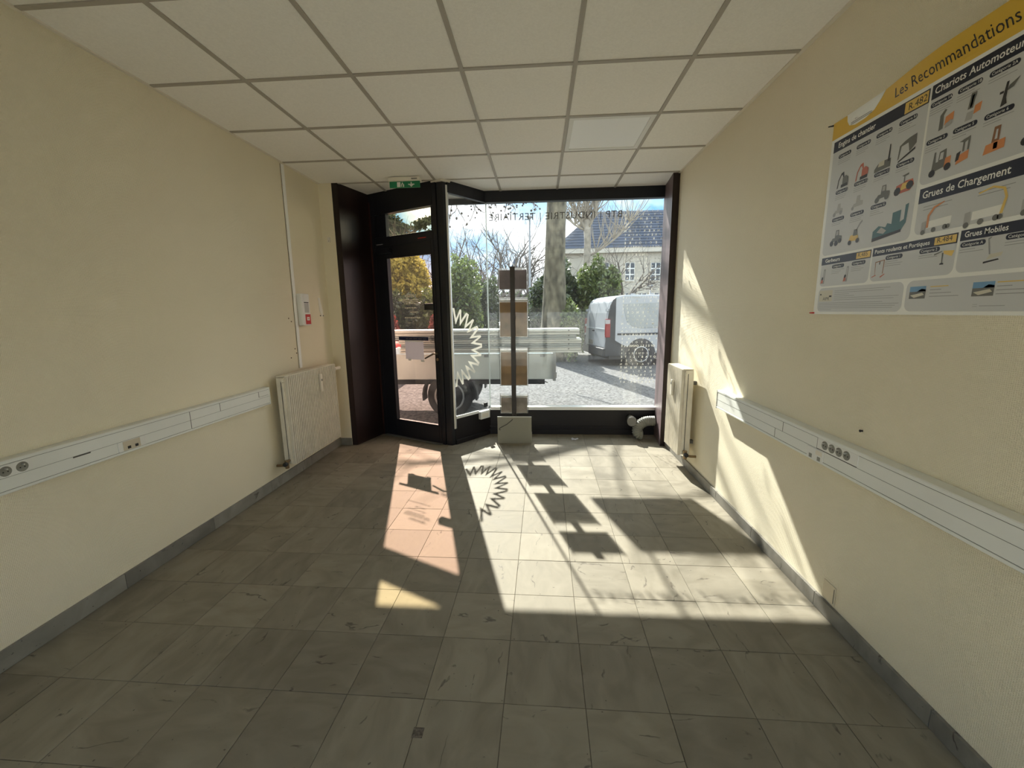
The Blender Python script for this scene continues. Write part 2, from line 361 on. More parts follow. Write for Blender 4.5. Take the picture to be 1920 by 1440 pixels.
# ---- suspended ceiling
ceil = struct('ceiling', MB().box(XL-.2, XR+.2, YB-.2, 4.9, 2.75, 2.95), 'slab', 'suspended ceiling of square white tiles')
xs = [XL] + [-2.2114+.6*j for j in range(1, 6)] + [XR]
ys = [4.66] + [4.214-.6*j for j in range(0, 11)]
ys = [y for y in ys if y > YB] + [YB]
tm = {}
for i in range(len(xs)-1):
    for j in range(len(ys)-1):
        if i == 4 and abs(ys[j]-3.614) < .01: continue
        w, d = (xs[i+1]-xs[i])/2-.008, (ys[j]-ys[j+1])/2-.008
        cxx, cyy = (xs[i]+xs[i+1])/2, (ys[j]+ys[j+1])/2
        if j == 0 and i in (0, 1, 2):
            # tiles cut along the slanted door front
            poly = [(xs[i]+.008, ys[j+1]+.008), (xs[i+1]-.008, ys[j+1]+.008), (xs[i+1]-.008, ys[j]-.003), (xs[i]+.008, ys[j]-.003)]
            lim = lambda x: min(4.655, 4.655-.489*(x+1.875)) if x < -.96 else min(4.655, 4.21+1.294*(x+.96)) 
            pl = []
            for x in np.linspace(poly[0][0], poly[1][0], 7): pl.append((x, ys[j+1]+.008))
            for x in np.linspace(poly[1][0], poly[0][0], 13): pl.append((x, max(ys[j+1]+.02, lim(x)-.02 if x > -1.9 else min(4.655, 4.655 if x > -1.9 else (4.195 if x < -2.045 else 4.2+3.4*(x+1.985) if x > -1.985 else 4.2))-.005)))
            MB().prism([(x, y, ZC+.006) for x, y in pl], (0,0,.016)).build('ceiling_tile', 'ctile', ceil); continue
        key = (round(w,3), round(d,3))
        if key not in tm: tm[key] = MB().box(-w, w, -d, d, .006, .022).mesh('ceiling_tile', 'ctile')
        o = bpy.data.objects.new('ceiling_tile', tm[key]); COL.objects.link(o); o.location = (cxx, cyy, ZC); o.parent = ceil
for x in xs[1:-1]:
    y1 = 4.66
    if x < -.4: y1 = min(4.655, 4.655-.489*(x+1.875)) if x < -.96 else 4.655
    MB().box(x-.0115, x+.0115, YB, y1-.01, ZC, ZC+.03).build('ceiling_bar', 'tbar', ceil)
for y in ys[1:-1]:
    for i in range(len(xs)-1):
        MB().box(xs[i]+.0115, xs[i+1]-.0115, y-.0115, y+.0115, ZC, ZC+.03).build('ceiling_bar', 'tbar', ceil)
MB().box(XL, XL+.019, YB, 4.199, ZC-.002, ZC+.03).box(XR-.019, XR, YB, 4.249, ZC-.002, ZC+.03).build('edge_angle', 'white2', ceil)

# ---- LED panel set in the ceiling
lp = thing('ceiling_light', (.4886, 3.314, ZC), 'square white light panel set into the ceiling grid', 'light')
MB().box(.202,.775,3.028,3.06,ZC-.001,ZC+.03).box(.202,.775,3.568,3.60,ZC-.001,ZC+.03).box(.202,.234,3.06,3.568,ZC-.001,ZC+.03).box(.743,.775,3.06,3.568,ZC-.001,ZC+.03).build('frame', 'white', lp)
MB().box(.234,.743,3.06,3.568,ZC+.004,ZC+.02).build('diffuser', 'led', lp)

# ================================================================== shopfront
trim1 = struct('trim_1', MB().prism([(-2.045,4.2,0),(-1.985,4.2,0),(-1.85,4.66,0),(-1.85,4.74,0),(-2.045,4.74,0)], (0,0,ZC+.02)), 'wood', 'dark brown wooden panel left of the door')
MB().prism([(-1.858,4.62,.0),(-1.842,4.616,.0),(-1.828,4.664,.0),(-1.845,4.67,.0)], (0,0,2.6)).build('edge_strip', M('reddish_brown_wood', (.05,.018,.014), .4), trim1)
trim2 = struct('trim_2', MB().prism([(1.262,4.25,0),(1.3254,4.25,0),(1.3254,4.70,0),(1.311,4.70,0)], (0,0,ZC+.02)), 'wood_lit', 'brown wooden reveal right of the window, its inner face toned as lit')
MB().box(1.261,1.325,4.2465,4.2497,.0,ZC).build('front_edge', 'wood', trim2)

# ---- main window
w1 = thing('window_1', (.37, YW, 0), 'large shop window facing the street', kind='structure')
MB().box(-.60, 1.312, 4.645, 4.725, 2.57, 2.83).build('head', 'black', w1, bevel=.004)
MB().box(-.60, 1.312, 4.665, 4.735, -.02, .29).box(-.60, 1.312, 4.645, 4.665, 0, .06).box(-.60,1.312,4.655,4.665,.085,.10).build('plinth', 'plinth', w1, bevel=.003)
MB().box(-.575, 1.311, 4.64, 4.74, .29, .328).build('sill', 'alu', w1, bevel=.003)
pane = MB().box(-.572, 1.312, 4.676, 4.684, .328, 2.572).build('pane', 'glass', w1)
MB().box(-.584,-.572,4.672,4.688,.33,2.57).build('glass_joint', M('silicone_joint', (.75,.80,.78), .4, transl=.4), w1)
# lettering stuck on the glass, reads from outside
def put_text(mb, s, X_right, z, size, bold=0, y=4.6748, pitch=None, xlim=None, mi=0):
    """mirrored: first letter at X_right, running towards -X"""
    x = X_right
    if pitch is None:
        v, f = text_geo(s, size, bold=bold, spacing=1.05); mb.add([(X_right-a, y, z+b) for a, b in v], f, mi); return
    for ch in s:
        if ch != ' ':
            v, f = text_geo(ch, size, bold=bold); wch = max(a for a, b in v)
            if x < xlim: mb.add([(x-a, y, z+b) for a, b in v], f, mi)
        x -= pitch
lt = MB(); Xa, Xb = at(917, 408, YW).x, at(1168, 392, YW).x
v, f = text_geo('BTP | INDUSTRIE | TERTIAIRE', 1.0, spacing=1.1); wd = max(a for a, b in v)
sz = (Xb-Xa)/wd; zt = at(960, 411, YW).z
lt.add([(Xb-a*sz, 4.6748, zt-.012+b*sz*1.0) for a, b in v], f)
lt.build('lettering', 'vinylg', pane)
words = ['EMPLOYABILITE','COMPETENCES','ADAPTATION','RECRUTEMENT','FORMATION','PORTAGE SALARIAL','RECONVERSION','ENTREPRENEURIAT','CARRIERE','TRAJECTOIRE','FORCE PROFESSIONNELLE','FLEXIBLE','EMPLOI CONSEILS']
lt = MB(); x_end = at(1167, 560, YW).x; zz = at(1200, 397, YW).z; z_low = at(1200, 722, YW).z; i = 1
while zz > z_low:
    wd_ = words[i % len(words)]; n = len(wd_); pitch = .60/n if n < 18 else .62/n
    x0 = x_end+pitch*(n-1)+.018
    put_text(lt, wd_, x0, zz, .030 if i % 3 else .033, bold=.012 if i % 3 == 0 else 0, pitch=pitch, xlim=1.305)
    zz -= .0408; i += 1
lt.build('lettering', 'vinylw', pane)

# ---- slanted side glass
E0, E1 = Vector((-.915, 4.245, 0)), Vector((-.578, 4.68, 0)); ed = (E1-E0).normalized(); en = Vector((ed.y, -ed.x, 0)); EL = (E1-E0).length  # en points to the room on the right
def sp(s, n, z): return E0+ed*s+en*n+Vector((0,0,z))
w2 = thing('window_2', E0, 'slanted glass panel between the door post and the shop window', kind='structure')
MB().obox(sp(0,-.02,-.01), ed*EL, en*.03, (0,0,.31)).obox(sp(0,.01,0), ed*(EL-.03), en*.012, (0,0,.05)).build('plinth', 'plinth', w2, bevel=.003)
MB().obox(sp(0,-.025,2.572), ed*(EL-.02), en*.045, (0,0,.14)).build('head', 'black', w2, bevel=.003)
sg = MB().obox(sp(0,-.004,.30), ed*(EL-.008), en*.008, (0,0,2.272)).build('pane', 'glass', w2)
MB().obox(sp(.008,.0105,.287), ed*.335, en*.016, (0,0,.03)).build('cable_cover', 'white', w2, bevel=.002)
cb = MB().obox(sp(.345,.0105,.212), ed*.15, en*.04, (0,0,.092)).build('contact_box', 'white', w2, bevel=.006)
MB().obox(sp(.365,.0502,.235), ed*.10, en*.003, (0,0,.045)).build('cover', 'white2', cb, bevel=.001)
MB().obox(sp(.43,.011,.34), ed*.05, en*.02, (0,0,.05)).build('clip', 'dark', w2, bevel=.004)
# wreath of cream W letters on the side glass
wr = MB(); cs, cz = .02, 1.045; R0, R1 = .255, .415
v, f = text_geo('W', 1.0, bold=.012); vx = [a for a, b in v]; vy = [b for a, b in v]; wx0, wx1, wy1 = min(vx), max(vx), max(vy)
NW = 6
for i in range(NW):
    th = math.radians(74-148*i/(NW-1)); half = math.radians(148/(NW-1))/2*1.03
    P = []
    for a, b in v:
        t = th - ((a-wx0)/(wx1-wx0)*2-1)*half*(-1); rr = R0+(R1-R0)*(b/wy1)
        P.append((rr*math.cos(t), rr*math.sin(t)))
    if True: wr.add([sp(cs+x, .0046, cz+z*1.0) for x, z in P], f)
wr.build('letter_wreath', 'vinylw', sg)

# ---- door front
D0, D1 = Vector((-1.86, 4.666, 0)), Vector((-.998, 4.245, 0)); dd = (D1-D0).normalized(); dn = Vector((dd.y, -dd.x, 0)); DL = (D1-D0).length
if dn.y > 0: dn = -dn                                   # towards the room
dofs = -((D0-Vector((-1.875,4.673,0))).dot(dd))
def dp(s, n, z): return D0+dd*(s+dofs)+dn*n+Vector((0,0,z))
d1 = thing('door_1', D0, 'black framed glazed entrance door set at a slant', kind='structure')
S0, S1 = .012, .972
MB().obox(dp(S0,-.04,0), dd*.085, dn*.07, (0,0,ZC+.01)).obox(dp(.925,-.04,0), dd*(S1-.925), dn*.07, (0,0,ZC+.01)).obox(dp(.097,-.04,2.462), dd*.828, dn*.07, (0,0,.226)).obox(dp(.097,-.04,2.135), dd*.828, dn*.07, (0,0,.092)).obox(dp(.097,-.03,2.227), dd*.168, dn*.05, (0,0,.235)).obox(dp(.893,-.03,2.227), dd*.032, dn*.05, (0,0,.235)).build('frame', 'black', d1, bevel=.004)
leaf = MB().obox(dp(.0975,-.02,.0145), dd*.1675, dn*.055, (0,0,2.12)).obox(dp(.893,-.02,.0145), dd*.0315, dn*.055, (0,0,2.12)).obox(dp(.265,-.02,.0145), dd*.628, dn*.055, (0,0,.1925)).obox(dp(.265,-.02,2.004), dd*.628, dn*.055, (0,0,.1305)).build('leaf', 'black', d1, bevel=.004)
bead = MB()
for (a, b, z0, z1) in ((.265,.273,.207,2.004),(.885,.893,.207,2.004),(.273,.885,.207,.214),(.273,.885,1.997,2.004)): bead.obox(dp(a,.02,z0), dd*(b-a), dn*.018, (0,0,z1-z0))
bead.build('glazing_bead', M('black_bead', (.02,.02,.022), .4), leaf)
dpane = MB().obox(dp(.262,-.004,.204), dd*.634, dn*.007, (0,0,1.803)).build('pane', 'glassdoor', leaf)
MB().obox(dp(.262,-.004,2.224), dd*.634, dn*.007, (0,0,.24)).build('transom_pane', 'glasstop', d1)
MB().obox(dp(.09,-.05,0), dd*.84, dn*.11, (0,0,.014)).build('threshold', M('dull_metal', (.16,.155,.14), .6, metal=.3), d1, bevel=.003)
hd = MB().tube([dp(.915,.035,.995),dp(.915,.075,.995),dp(.895,.082,.992),dp(.785,.082,.94)], [.010,.010,.010,.008], 10).build('handle', M('bronzed_handle', (.22,.18,.13), .3, metal=.6), leaf, smooth=True)
MB().lathe(dp(.915,.034,.995), dn, [(0,.022),(.006,.022)], 16).build('rosette', 'dark', hd)
MB().lathe(dp(.917,.034,.93), dn, [(0,.016),(.012,.016),(.014,.010)], 16).build('keyhole', 'chrome', leaf)
MB().obox(dp(.782,.01,1.442), dd*.115, dn*.045, (0,0,.068)).build('rim_lock', 'dark', leaf, bevel=.004)
cl = MB().obox(dp(.14,.035,2.05), dd*.22, dn*.05, (0,0,.05)).build('closer_body', 'black', d1, bevel=.005)
MB().obox(dp(.16,.06,2.142), dd*.09, dn*.012, (0,0,.006)).build('closer_arm', 'alu', d1)
MB().obox(dp(.72,.0305,2.163), dd*.11, dn*.002, (0,0,.008)).build('red_sticker', 'red', d1)
# corner post with aluminium edge
post = thing('door_2', (-.955, 4.235, 0), 'black corner post between the door and the slanted glass', kind='structure')
MB().prism([(-1.003,4.222,0),(-.94,4.205,0),(-.912,4.232,0),(-.905,4.262,0),(-.93,4.30,0),(-.985,4.30,0)], (0,0,ZC-.012)).build('post', 'black', post, bevel=.003)
MB().prism([(-.914,4.222,.18),(-.900,4.232,.18),(-.893,4.247,.18),(-.903,4.25,.18)], (0,0,2.46)).build('edge_strip', 'alu', post)
MB().prism([(-1.06,4.23,ZC-.012),(-.945,4.165,ZC-.012),(-.86,4.22,ZC-.012),(-.90,4.32,ZC-.012),(-.98,4.31,ZC-.012)], (0,0,.012)).build('ceiling_cap', 'white2', post)
post.name = 'trim_3'
# stickers on the door glass
stk = MB().obox(dp(.344,.0035,1.121), dd*.427, dn*.0006, (0,0,.038)).build('blue_strip', 'blue', dpane)
mk = MB()
for a, b in ((.45,.49),(.50,.55),(.56,.62),(.63,.69),(.695,.755)): mk.obox(dp(a,.0042,1.135), dd*(b-a-.008), dn*.0004, (0,0,.008))
mk.build('strip_lettering', 'vinylg', stk)
ring = MB()
for i in range(20):
    a0, a1 = 2*math.pi*i/20, 2*math.pi*(i+.8)/20; c0 = (.832, 1.137)
    ring.add([dp(c0[0]+r*math.cos(a), .0038, c0[1]+r*math.sin(a)*1.0) for r, a in ((.034,a0),(.04,a0),(.04,a1),(.034,a1))], [(0,1,2,3)])
for a in (-.02,-.005,.012): ring.obox(dp(.832+a,.0036,1.117), dd*.008, dn*.0004, (0,0,.042))
ring.build('round_sticker', 'dark', dpane)
nt_ = MB(); rg = random.Random(3)
for z, s0, s1 in ((1.60,.47,.62),(1.585,.48,.60),(1.55,.42,.66),(1.53,.43,.63),(1.51,.45,.60),(1.465,.46,.62),(1.42,.53,.60),(1.36,.45,.66)):
    x = s0
    while x < s1:
        w_ = rg.uniform(.012,.035); nt_.obox(dp(x,.0036,z), dd*w_, dn*.0004, (0,0,.009)); x += w_+.006
nt_.build('opening_hours_lettering', 'vinylw', dpane)
# recess outside the door
struct('trim_4', MB().prism([(-1.88,4.70,ZC-.05),(-.97,4.29,ZC-.05),(-.60,4.70,ZC-.05)], (0,0,.2)), 'slab', 'soffit over the door recess')
struct('trim_5', MB().box(-1.95,-.60,4.69,4.725,2.57,2.83), 'black', 'dark lintel over the door recess')
struct('doorstep', MB().box(-1.98,-.5,4.745,5.0,-.13,-.02).prism([(-1.83,4.744,-.13),(-.97,4.33,-.13),(-.64,4.744,-.13)],(0,0,.11)), M('worn_concrete', (.22,.21,.20), .9, noise=(20,.3)), 'concrete doorstep outside the entrance')
nl = thing('paper_notice', dp(.43,.005,.9), 'white sheet taped to the inside of the door glass', 'notice')
MB().obox(dp(.435,.0042,.912), dd*.265, dn*.0008, (0,0,.205)).build('sheet', 'paper', nl)
MB().obox(dp(.47,.0052,.898), dd*.045, dn*.0006, (0,0,.018)).build('tape', 'white', nl); MB().obox(dp(.655,.0052,.892), dd*.05, dn*.0006, (0,0,.018)).build('tape', 'white', nl)
MB().obox(dp(.432,.0052,1.107), dd*.271, dn*.0006, (0,0,.012)).build('tape', 'white', nl)
# ================================================================== things in the room
def radiator(name, label, xb, xf, y0, y1, z0, z1, side, alloc, valve_y, stub):
    """xb back face, xf front face, side = +1 when the front looks to +X"""
    t = thing(name, ((xb+xf)/2, (y0+y1)/2, 0), label, 'radiator')
    fr = .024*side
    a, b = sorted((xb, xf-fr))
    MB().box(a, b, y0, y1, z0+.012, z1-.012).build('panel', 'rad', t, bevel=.008)
    p = []; n = max(6, int(round((y1-y0-.02)/.0255))); w = (y1-y0-.02)/n
    for i in range(n):
        yy = y0+.01+i*w
        p += [(xf-fr*.97, yy), (xf-fr*.97, yy+w*.38), (xf-fr*.15, yy+w*.46), (xf, yy+w*.55), (xf, yy+w*.88), (xf-fr*.15, yy+w*.98)]
    p += [(xf-fr*.97, y1-.01), (xf-fr, y1-.01), (xf-fr, y0+.01)]
    MB().prism([(x, y, z0+.004) for x, y in p], (0,0,z1-z0-.008)).build('fluted_front', 'rad', t)
    a, b = sorted((xb+.004*side, xf-.006*side))
    g = MB().box(a, b, y0+.004, y1-.004, z1-.010, z1+.001)
    g.build('top_cover', 'rad', t, bevel=.002)
    xc = (xb+xf)/2
    MB().box(xc-.003, xc+.003, y0-.0012, y0, z0+.04, z1-.04).build('side_joint', 'seam', t)
    MB().lathe((xc+.02*side, y0, z1-.04), (0,-1,0), [(0,.014),(.008,.014),(.012,.008),(.02,.008)], 12).build('bleed_plug', 'rad', t, smooth=True, auto=True)
    x0, x1 = sorted((xf, xf+.022*side))
    al = MB().box(x0, x1, alloc[0]-.019, alloc[0]+.019, alloc[1], alloc[2]).build('heat_meter', 'white2', t, bevel=.006)
    x0, x1 = sorted((xf+.022*side, xf+.0235*side))
    MB().box(x0, x1, alloc[0]-.012, alloc[0]+.008, alloc[1]+.10, alloc[1]+.12).build('display', 'socketgrey', al)
    # valve and pipe at the near lower corner
    vv = MB().tube([(xc, y0+.012, z0+.045), (xc, y0-.035, z0+.045)], .013, 10).tube([(xc, y0-.035, z0+.06), (xc, y0-.035, z0-.01)], .016, 10).tube([(xc, y0-.035, z0+.02),(xb-.02*side*0, y0-.035, z0+.012),(xb-(.045*side), y0-.035, z0+.01)], .011, 10)
    vv.build('valve', 'chrome', t, smooth=True, auto=True)
    MB().lathe((xc, y0-.05, z0+.03), (0,-1,0), [(-.01,.016),(0,.02),(.018,.018),(.022,.008)], 12).build('valve_cap', 'dark', t, smooth=True, auto=True)
    for yy in (y0+.15*(y1-y0), y1-.15*(y1-y0)):
        for zz in (z0+.1, z1-.14):
            a, b = sorted((xb, xb-side*.042)); MB().box(a, b, yy-.015, yy+.015, zz, zz+.03).build('bracket', 'seam', t)
    if stub:
        MB().tube([(xc, y1-.005, z1-.06), (xc, y1+.09, z1-.06)], .009, 10).tube([(xc, y1+.05, z1-.06),(xc, y1+.15, z1-.06)], [.016,.02], 12).build('thermostat_tap', 'white2', t, smooth=True, auto=True)
    return t
radiator('radiator', 'wide cream fluted radiator on the left wall beside the door', -2.135, -2.05, 3.152, 3.985, .166, .922, 1, (3.665,.70,.865), 3.15, True)
radiator('radiator', 'narrow cream radiator on the right wall beside the shop window', 1.284, 1.188, 3.475, 3.885, .165, .922, -1, (3.69,.66,.80), 3.47, False)

def socket(parent, c, nrm, r=.0185):
    nrm = Vector(nrm); c = Vector(c)
    s = MB().lathe(c, nrm, [(0,r),(.0012,r),(.0014,r-.0018),(.0006,r-.003)], 18).build('socket_well', 'socketgrey', parent, smooth=True, auto=True)
    MB().lathe(c+Vector((0,0,.010)), nrm, [(0,.0028),(.012,.0028),(.013,.0015)], 8).build('earth_pin', 'alu', s)
    for dy in (-.0075, .0075): MB().lathe(c+Vector((0,dy,-.002)), nrm, [(.0008,.0026),(.0018,.0026)], 8).build('pin_hole', 'dark', s)
def trunking(name, label, xw, xf, yend, z0, z1, side):
    t = thing(name, (xw, yend, (z0+z1)/2), label, 'trunking')
    y0 = YB+.05
    p = [(xw, z0), (xf-.004*side, z0), (xf, z0+.003), (xf, z0+.012), (xf-.002*side, z0+.0135), (xf-.002*side, z1-.0155), (xf, z1-.014), (xf, z1-.003), (xf-.004*side, z1), (xw, z1)]
    MB().prism([(x, y0, z) for x, z in p], (0, yend-.006-y0, 0)).build('channel', 'trunk', t)
    a, b = sorted((xw, xf+.0015*side))
    MB().box(a, b, yend-.006, yend, z0-.002, z1+.002).build('end_cap', 'trunk', t, bevel=.002)
    return t
def strip(par, xf, side, ya, yb, za, zb, mat='seam', name='cover_joint', th=.0008):
    a, b = sorted((xf-.003*side, xf+th*side)); return MB().box(a, b, min(ya,yb), max(ya,yb), za, zb).build(name, mat, par)
# left run
TLx = -2.13
tl = trunking('cable_trunking', 'white cable trunking along the left wall ending at the wide radiator', XL+.0005, TLx, 3.06, .716, .852, 1)
xf = TLx
for za in (.7295, .8355): strip(tl, xf-.002, 1, YB+.06, 3.05, za, za+.0012)
strip(tl, xf-.002, 1, YB+.06, 3.05, .782, .7830)
strip(tl, xf-.002, 1, 2.305, 2.308, .73, .836); strip(tl, xf-.002, 1, 2.545, 2.548, .783, .836); strip(tl, xf-.002, 1, 2.93, 2.934, .795, .836); strip(tl, xf-.002,1,2.934,3.04,.795,.7965)
blk = strip(tl, xf, 1, 1.24, 1.51, .785, .834, 'white', 'socket_plate', .0012)
for yy in (1.30, 1.36, 1.42, 1.475): socket(blk, (xf+.0012, yy, .809), (1,0,0), .0205)
rj = strip(tl, xf, 1, 1.86, 2.005, .731, .782, 'white', 'data_plate', .0014)
strip(rj, xf, 1, 1.884, 1.975, .733, .780, M('cream_module', (.62,.55,.42), .5), 'data_module', .0026)
for yy in (1.905, 1.945): strip(rj, xf, 1, yy, yy+.017, .738, .752, 'dark', 'data_port', .0032)
strip(tl, xf-.002, 1, 1.66, 1.735, .776, .782, 'seam', 'scuff', .0007)
# right run
TRx = 1.27
tr = trunking('cable_trunking', 'white cable trunking along the right wall below the poster', XR-.0005, TRx, 2.99, .709, .840, -1)
xf = TRx
for za in (.7225, .8235): strip(tr, xf+.002, -1, YB+.06, 2.98, za, za+.0012)
strip(tr, xf+.002, -1, YB+.06, 2.98, .772, .7730)
strip(tr, xf+.002, -1, 2.172, 2.1745, .773, .824); strip(tr, xf+.002, -1, 2.24, 2.2425, .723, .773); strip(tr, xf+.002,-1, 1.898, 1.903, .773, .824)
blk = strip(tr, xf, -1, 1.655, 1.897, .777, .826, 'white', 'socket_plate', .0012)
for yy in (1.848, 1.804, 1.760, 1.716): socket(blk, (xf-.0012, yy, .803), (-1,0,0), .0195)
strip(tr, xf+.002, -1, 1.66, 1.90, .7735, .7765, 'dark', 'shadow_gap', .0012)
rj = strip(tr, xf, -1, 1.852, 1.962, .716, .769, 'white', 'data_plate', .0014)
for yy in (1.868, 1.925): strip(rj, xf, -1, yy, yy+.018, .720, .738, 'socketgrey', 'data_port', .0032)
strip(rj, xf, -1, 1.86, 1.90, .745, .765, 'white2', 'label_window', .0028)

# conduit and small fixtures on the left wall
cnd = thing('cable_conduit', (XL, 3.6, .93), 'thin white vertical conduit on the left wall above the wide radiator', 'conduit')
MB().obox((XL+.0005,3.575,.935), (.010,0,0), (0,.036,0), (0,.024,1.735)).build('cover', M('bright_white_plastic', (.90,.89,.85), .4), cnd, bevel=.002)
MB().obox((XL+.0005,3.569,.935), (.002,0,0), (0,.003,0), (0,.024,1.735)).build('cable', M('brown_cable', (.20,.13,.08), .6), cnd)
ab = thing('alarm_box', (XL, 3.70, 1.31), 'white wall-mounted alarm box with a red call label', 'alarm')
MB().box(XL+.0005, XL+.05, 3.632, 3.76, 1.315, 1.60).build('housing', 'white', ab, bevel=.006)
MB().box(XL+.0502, XL+.054, 3.668, 3.738, 1.525, 1.592).build('flap', 'white', ab, bevel=.003)
MB().box(XL+.0502, XL+.0508, 3.666, 3.740, 1.517, 1.524).build('gap', 'dark', ab)
MB().box(XL+.0502, XL+.0515, 3.668, 3.738, 1.43, 1.513).build('speaker_grille', M('grey_mesh', (.5,.5,.48), .6, noise=(300,.4)), ab)
rd = MB().box(XL+.0502, XL+.054, 3.67, 3.752, 1.325, 1.415).build('call_panel', 'red', ab, bevel=.002)
MB().box(XL+.0542, XL+.0548, 3.688, 3.73, 1.360, 1.390).build('white_label', 'white', rd)
MB().box(XL+.0549, XL+.0552, 3.695, 3.722, 1.372, 1.378).build('label_mark', 'red', rd)
hk = thing('wall_patch', (XL, 4.05, 1.4), 'bare white patch left by a removed fitting beside the alarm box', 'wall patch')
MB().prism([(XL+.0003,4.005,1.575),(XL+.0003,4.035,1.575),(XL+.0003,4.075,1.435),(XL+.0003,4.07,1.395),(XL+.0003,4.05,1.39),(XL+.0003,4.015,1.45)], (.003,0,0)).build('filler', M('white_filler', (.80,.78,.70), .8), hk)
for yy in (4.02, 4.072): MB().lathe((XL, yy, 1.40), (1,0,0), [(0,.006),(.006,.006),(.007,.003)], 8).build('wall_plug', 'seam', hk)
a_ = at(617, 450, 4.2)
pl = thing('blank_plate', (a_.x, 4.2, a_.z), 'tiny white plate high on the narrow return wall', 'plate')
MB().box(a_.x-.014, a_.x+.014, 4.192, 4.1995, a_.z-.025, a_.z+.025).build('plate', 'white2', pl, bevel=.002); MB().lathe((a_.x,4.192,a_.z-.012),(0,-1,0),[(0,.004),(.002,.003)],8).build('screw','chrome',pl)
a_ = at(628, 681, 4.2)
for i, (px, py) in enumerate(((541,597),(546,603),(553,654),(556,662),(546,671))):
    q = at(px, py, 3.5); d_ = q-Vector((0,0,CAMZ)); q = Vector((0,0,CAMZ))+d_*(XL/d_.x)
    t_ = tag(MB().lathe((XL+.0002, q.y, q.z), (1,0,0), [(0,.006),(.003,.005),(.005,.002)], 8).build('wall_plug', M('brown_plug', (.12,.07,.04), .7)), ['topmost brown wall plug left of the conduit','brown wall plug just under the topmost one by the conduit','brown wall plug close to the conduit above the radiator','brown wall plug second lowest beside the conduit','lowest brown wall plug left of the conduit'][i], 'wall plug', 'brown plugs beside the conduit')
cp = thing('cover_plate', (XR, 1.785, .08), 'beige blank cover plate low on the right wall by the skirting', 'cover plate')
MB().box(XR-.006, XR-.0005, 1.748, 1.824, .082, .168).build('plate', M('beige_plate', (.70,.61,.44), .6), cp, bevel=.002)
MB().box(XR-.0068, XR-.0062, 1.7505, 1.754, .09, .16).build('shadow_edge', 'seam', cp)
q = at(1617, 808, 2); d_ = q-Vector((0,0,CAMZ)); q = Vector((0,0,CAMZ))+d_*(XR/d_.x)
tag(MB().lathe((XR-.0002, q.y, q.z), (-1,0,0), [(0,.004),(.008,.004),(.009,.006),(.011,.004)], 8).build('nail', 'dark'), 'small dark nail in the right wall below the poster', 'nail')

# exit sign under the ceiling
ex = thing('exit_sign', (-1.28, 4.10, ZC), 'green and white emergency exit sign under the ceiling above the door', 'exit sign')
MB().box(-1.425,-1.12,4.065,4.135,ZC-.036,ZC-.0005).build('housing', 'white2', ex, bevel=.004)
MB().box(-1.20,-1.145,4.062,4.065,ZC-.026,ZC-.014).build('indicator', 'socketgrey', ex)
sgn = MB().obox((-1.418,4.085,ZC-.092), (.292,0,0), (0,.012,0), (0,0,.056)).build('sign_plate', 'green', ex)
pg = MB()
pg.box(-1.345,-1.312,4.0838,4.0845,ZC-.086,ZC-.043).box(-1.305,-1.298,4.0838,4.0845,ZC-.084,ZC-.060).box(-1.300,-1.286,4.0838,4.0845,ZC-.062,ZC-.052).ball((-1.293,4.084,ZC-.045),.004).box(-1.288,-1.278,4.0838,4.0845,ZC-.086,ZC-.062)
pg.build('running_man', 'white', sgn); pg = MB()
pg.box(-1.238,-1.178,4.0838,4.0845,ZC-.069,ZC-.060).add([(-1.232,4.0838,ZC-.0645),(-1.208,4.0838,ZC-.088),(-1.184,4.0838,ZC-.0645)],[(0,1,2)]).box(-1.213,-1.203,4.0838,4.0845,ZC-.064,ZC-.044)
pg.build('arrow', 'white', sgn)

# ---- literature stand in front of the window
sd = thing('display_stand', (-.27, 4.36, 0), 'tall leaflet display stand with four clear holders before the window', 'display stand')
MB().box(-.457,-.088,4.298,4.304,.0,.298).box(-.457,-.088,4.304,4.44,.0,.012).box(-.457,-.452,4.304,4.44,.012,.09).box(-.093,-.088,4.304,4.44,.012,.09).build('base', 'standm', sd, bevel=.002)
MB().box(-.457,-.088,4.2965,4.3055,.294,.3005).build('base_edge', 'alu', sd)
MB().box(-.303,-.253,4.345,4.353,.012,1.872).build('pole', 'pole', sd, bevel=.001)
def hinfo(l, tp, r, b): A = at(l, tp, 4.375); B = at(r, b, 4.375); return A.x, B.x, B.z, A.z
for i, (box_, mt, lb) in enumerate((((934,503,989,543),'mauve','grey mauve leaflet in the top holder of the display stand'),((935,558,990,632),'kraft','brown sheet in the second holder from the top of the stand'),((937,652,990,723),'kraft','brown sheet in the third holder from the top of the stand'),((938,737,990,775),'pale','pale pinkish leaflet in the lowest holder of the stand'))):
    x0, x1, z0, z1 = hinfo(*box_)
    hld = MB().box(x0, x1, 4.366, 4.369, z0, z1).box(x0, x1, 4.385, 4.388, z0, z1-.02).box(x0, x1, 4.369, 4.385, z0, z0+.004).build('holder', 'acrylic', sd)
    MB().box(x0-.003, x0, 4.364, 4.389, z0, z1).build('holder_edge', 'pole', hld); MB().box(x1, x1+.003, 4.364, 4.389, z0, z1).build('holder_edge', 'pole', hld)
    if i: MB().box(x0+.004, x1-.004, 4.368, 4.374, z1-.040, z1-.028).build('top_rail', 'white', hld)
    MB().box((x0+x1)/2-.025, (x0+x1)/2+.025, 4.353, 4.366, (z0+z1)/2-.02, (z0+z1)/2+.02).build('clamp', 'pole', sd)
    s_ = MB().box(x0+.008, x1-.008, 4.374, 4.3775, z0+.006, z1-(.045 if i else .018)); tag(s_.build('leaflet', mt), lb, 'leaflet', 'leaflets in the display stand')
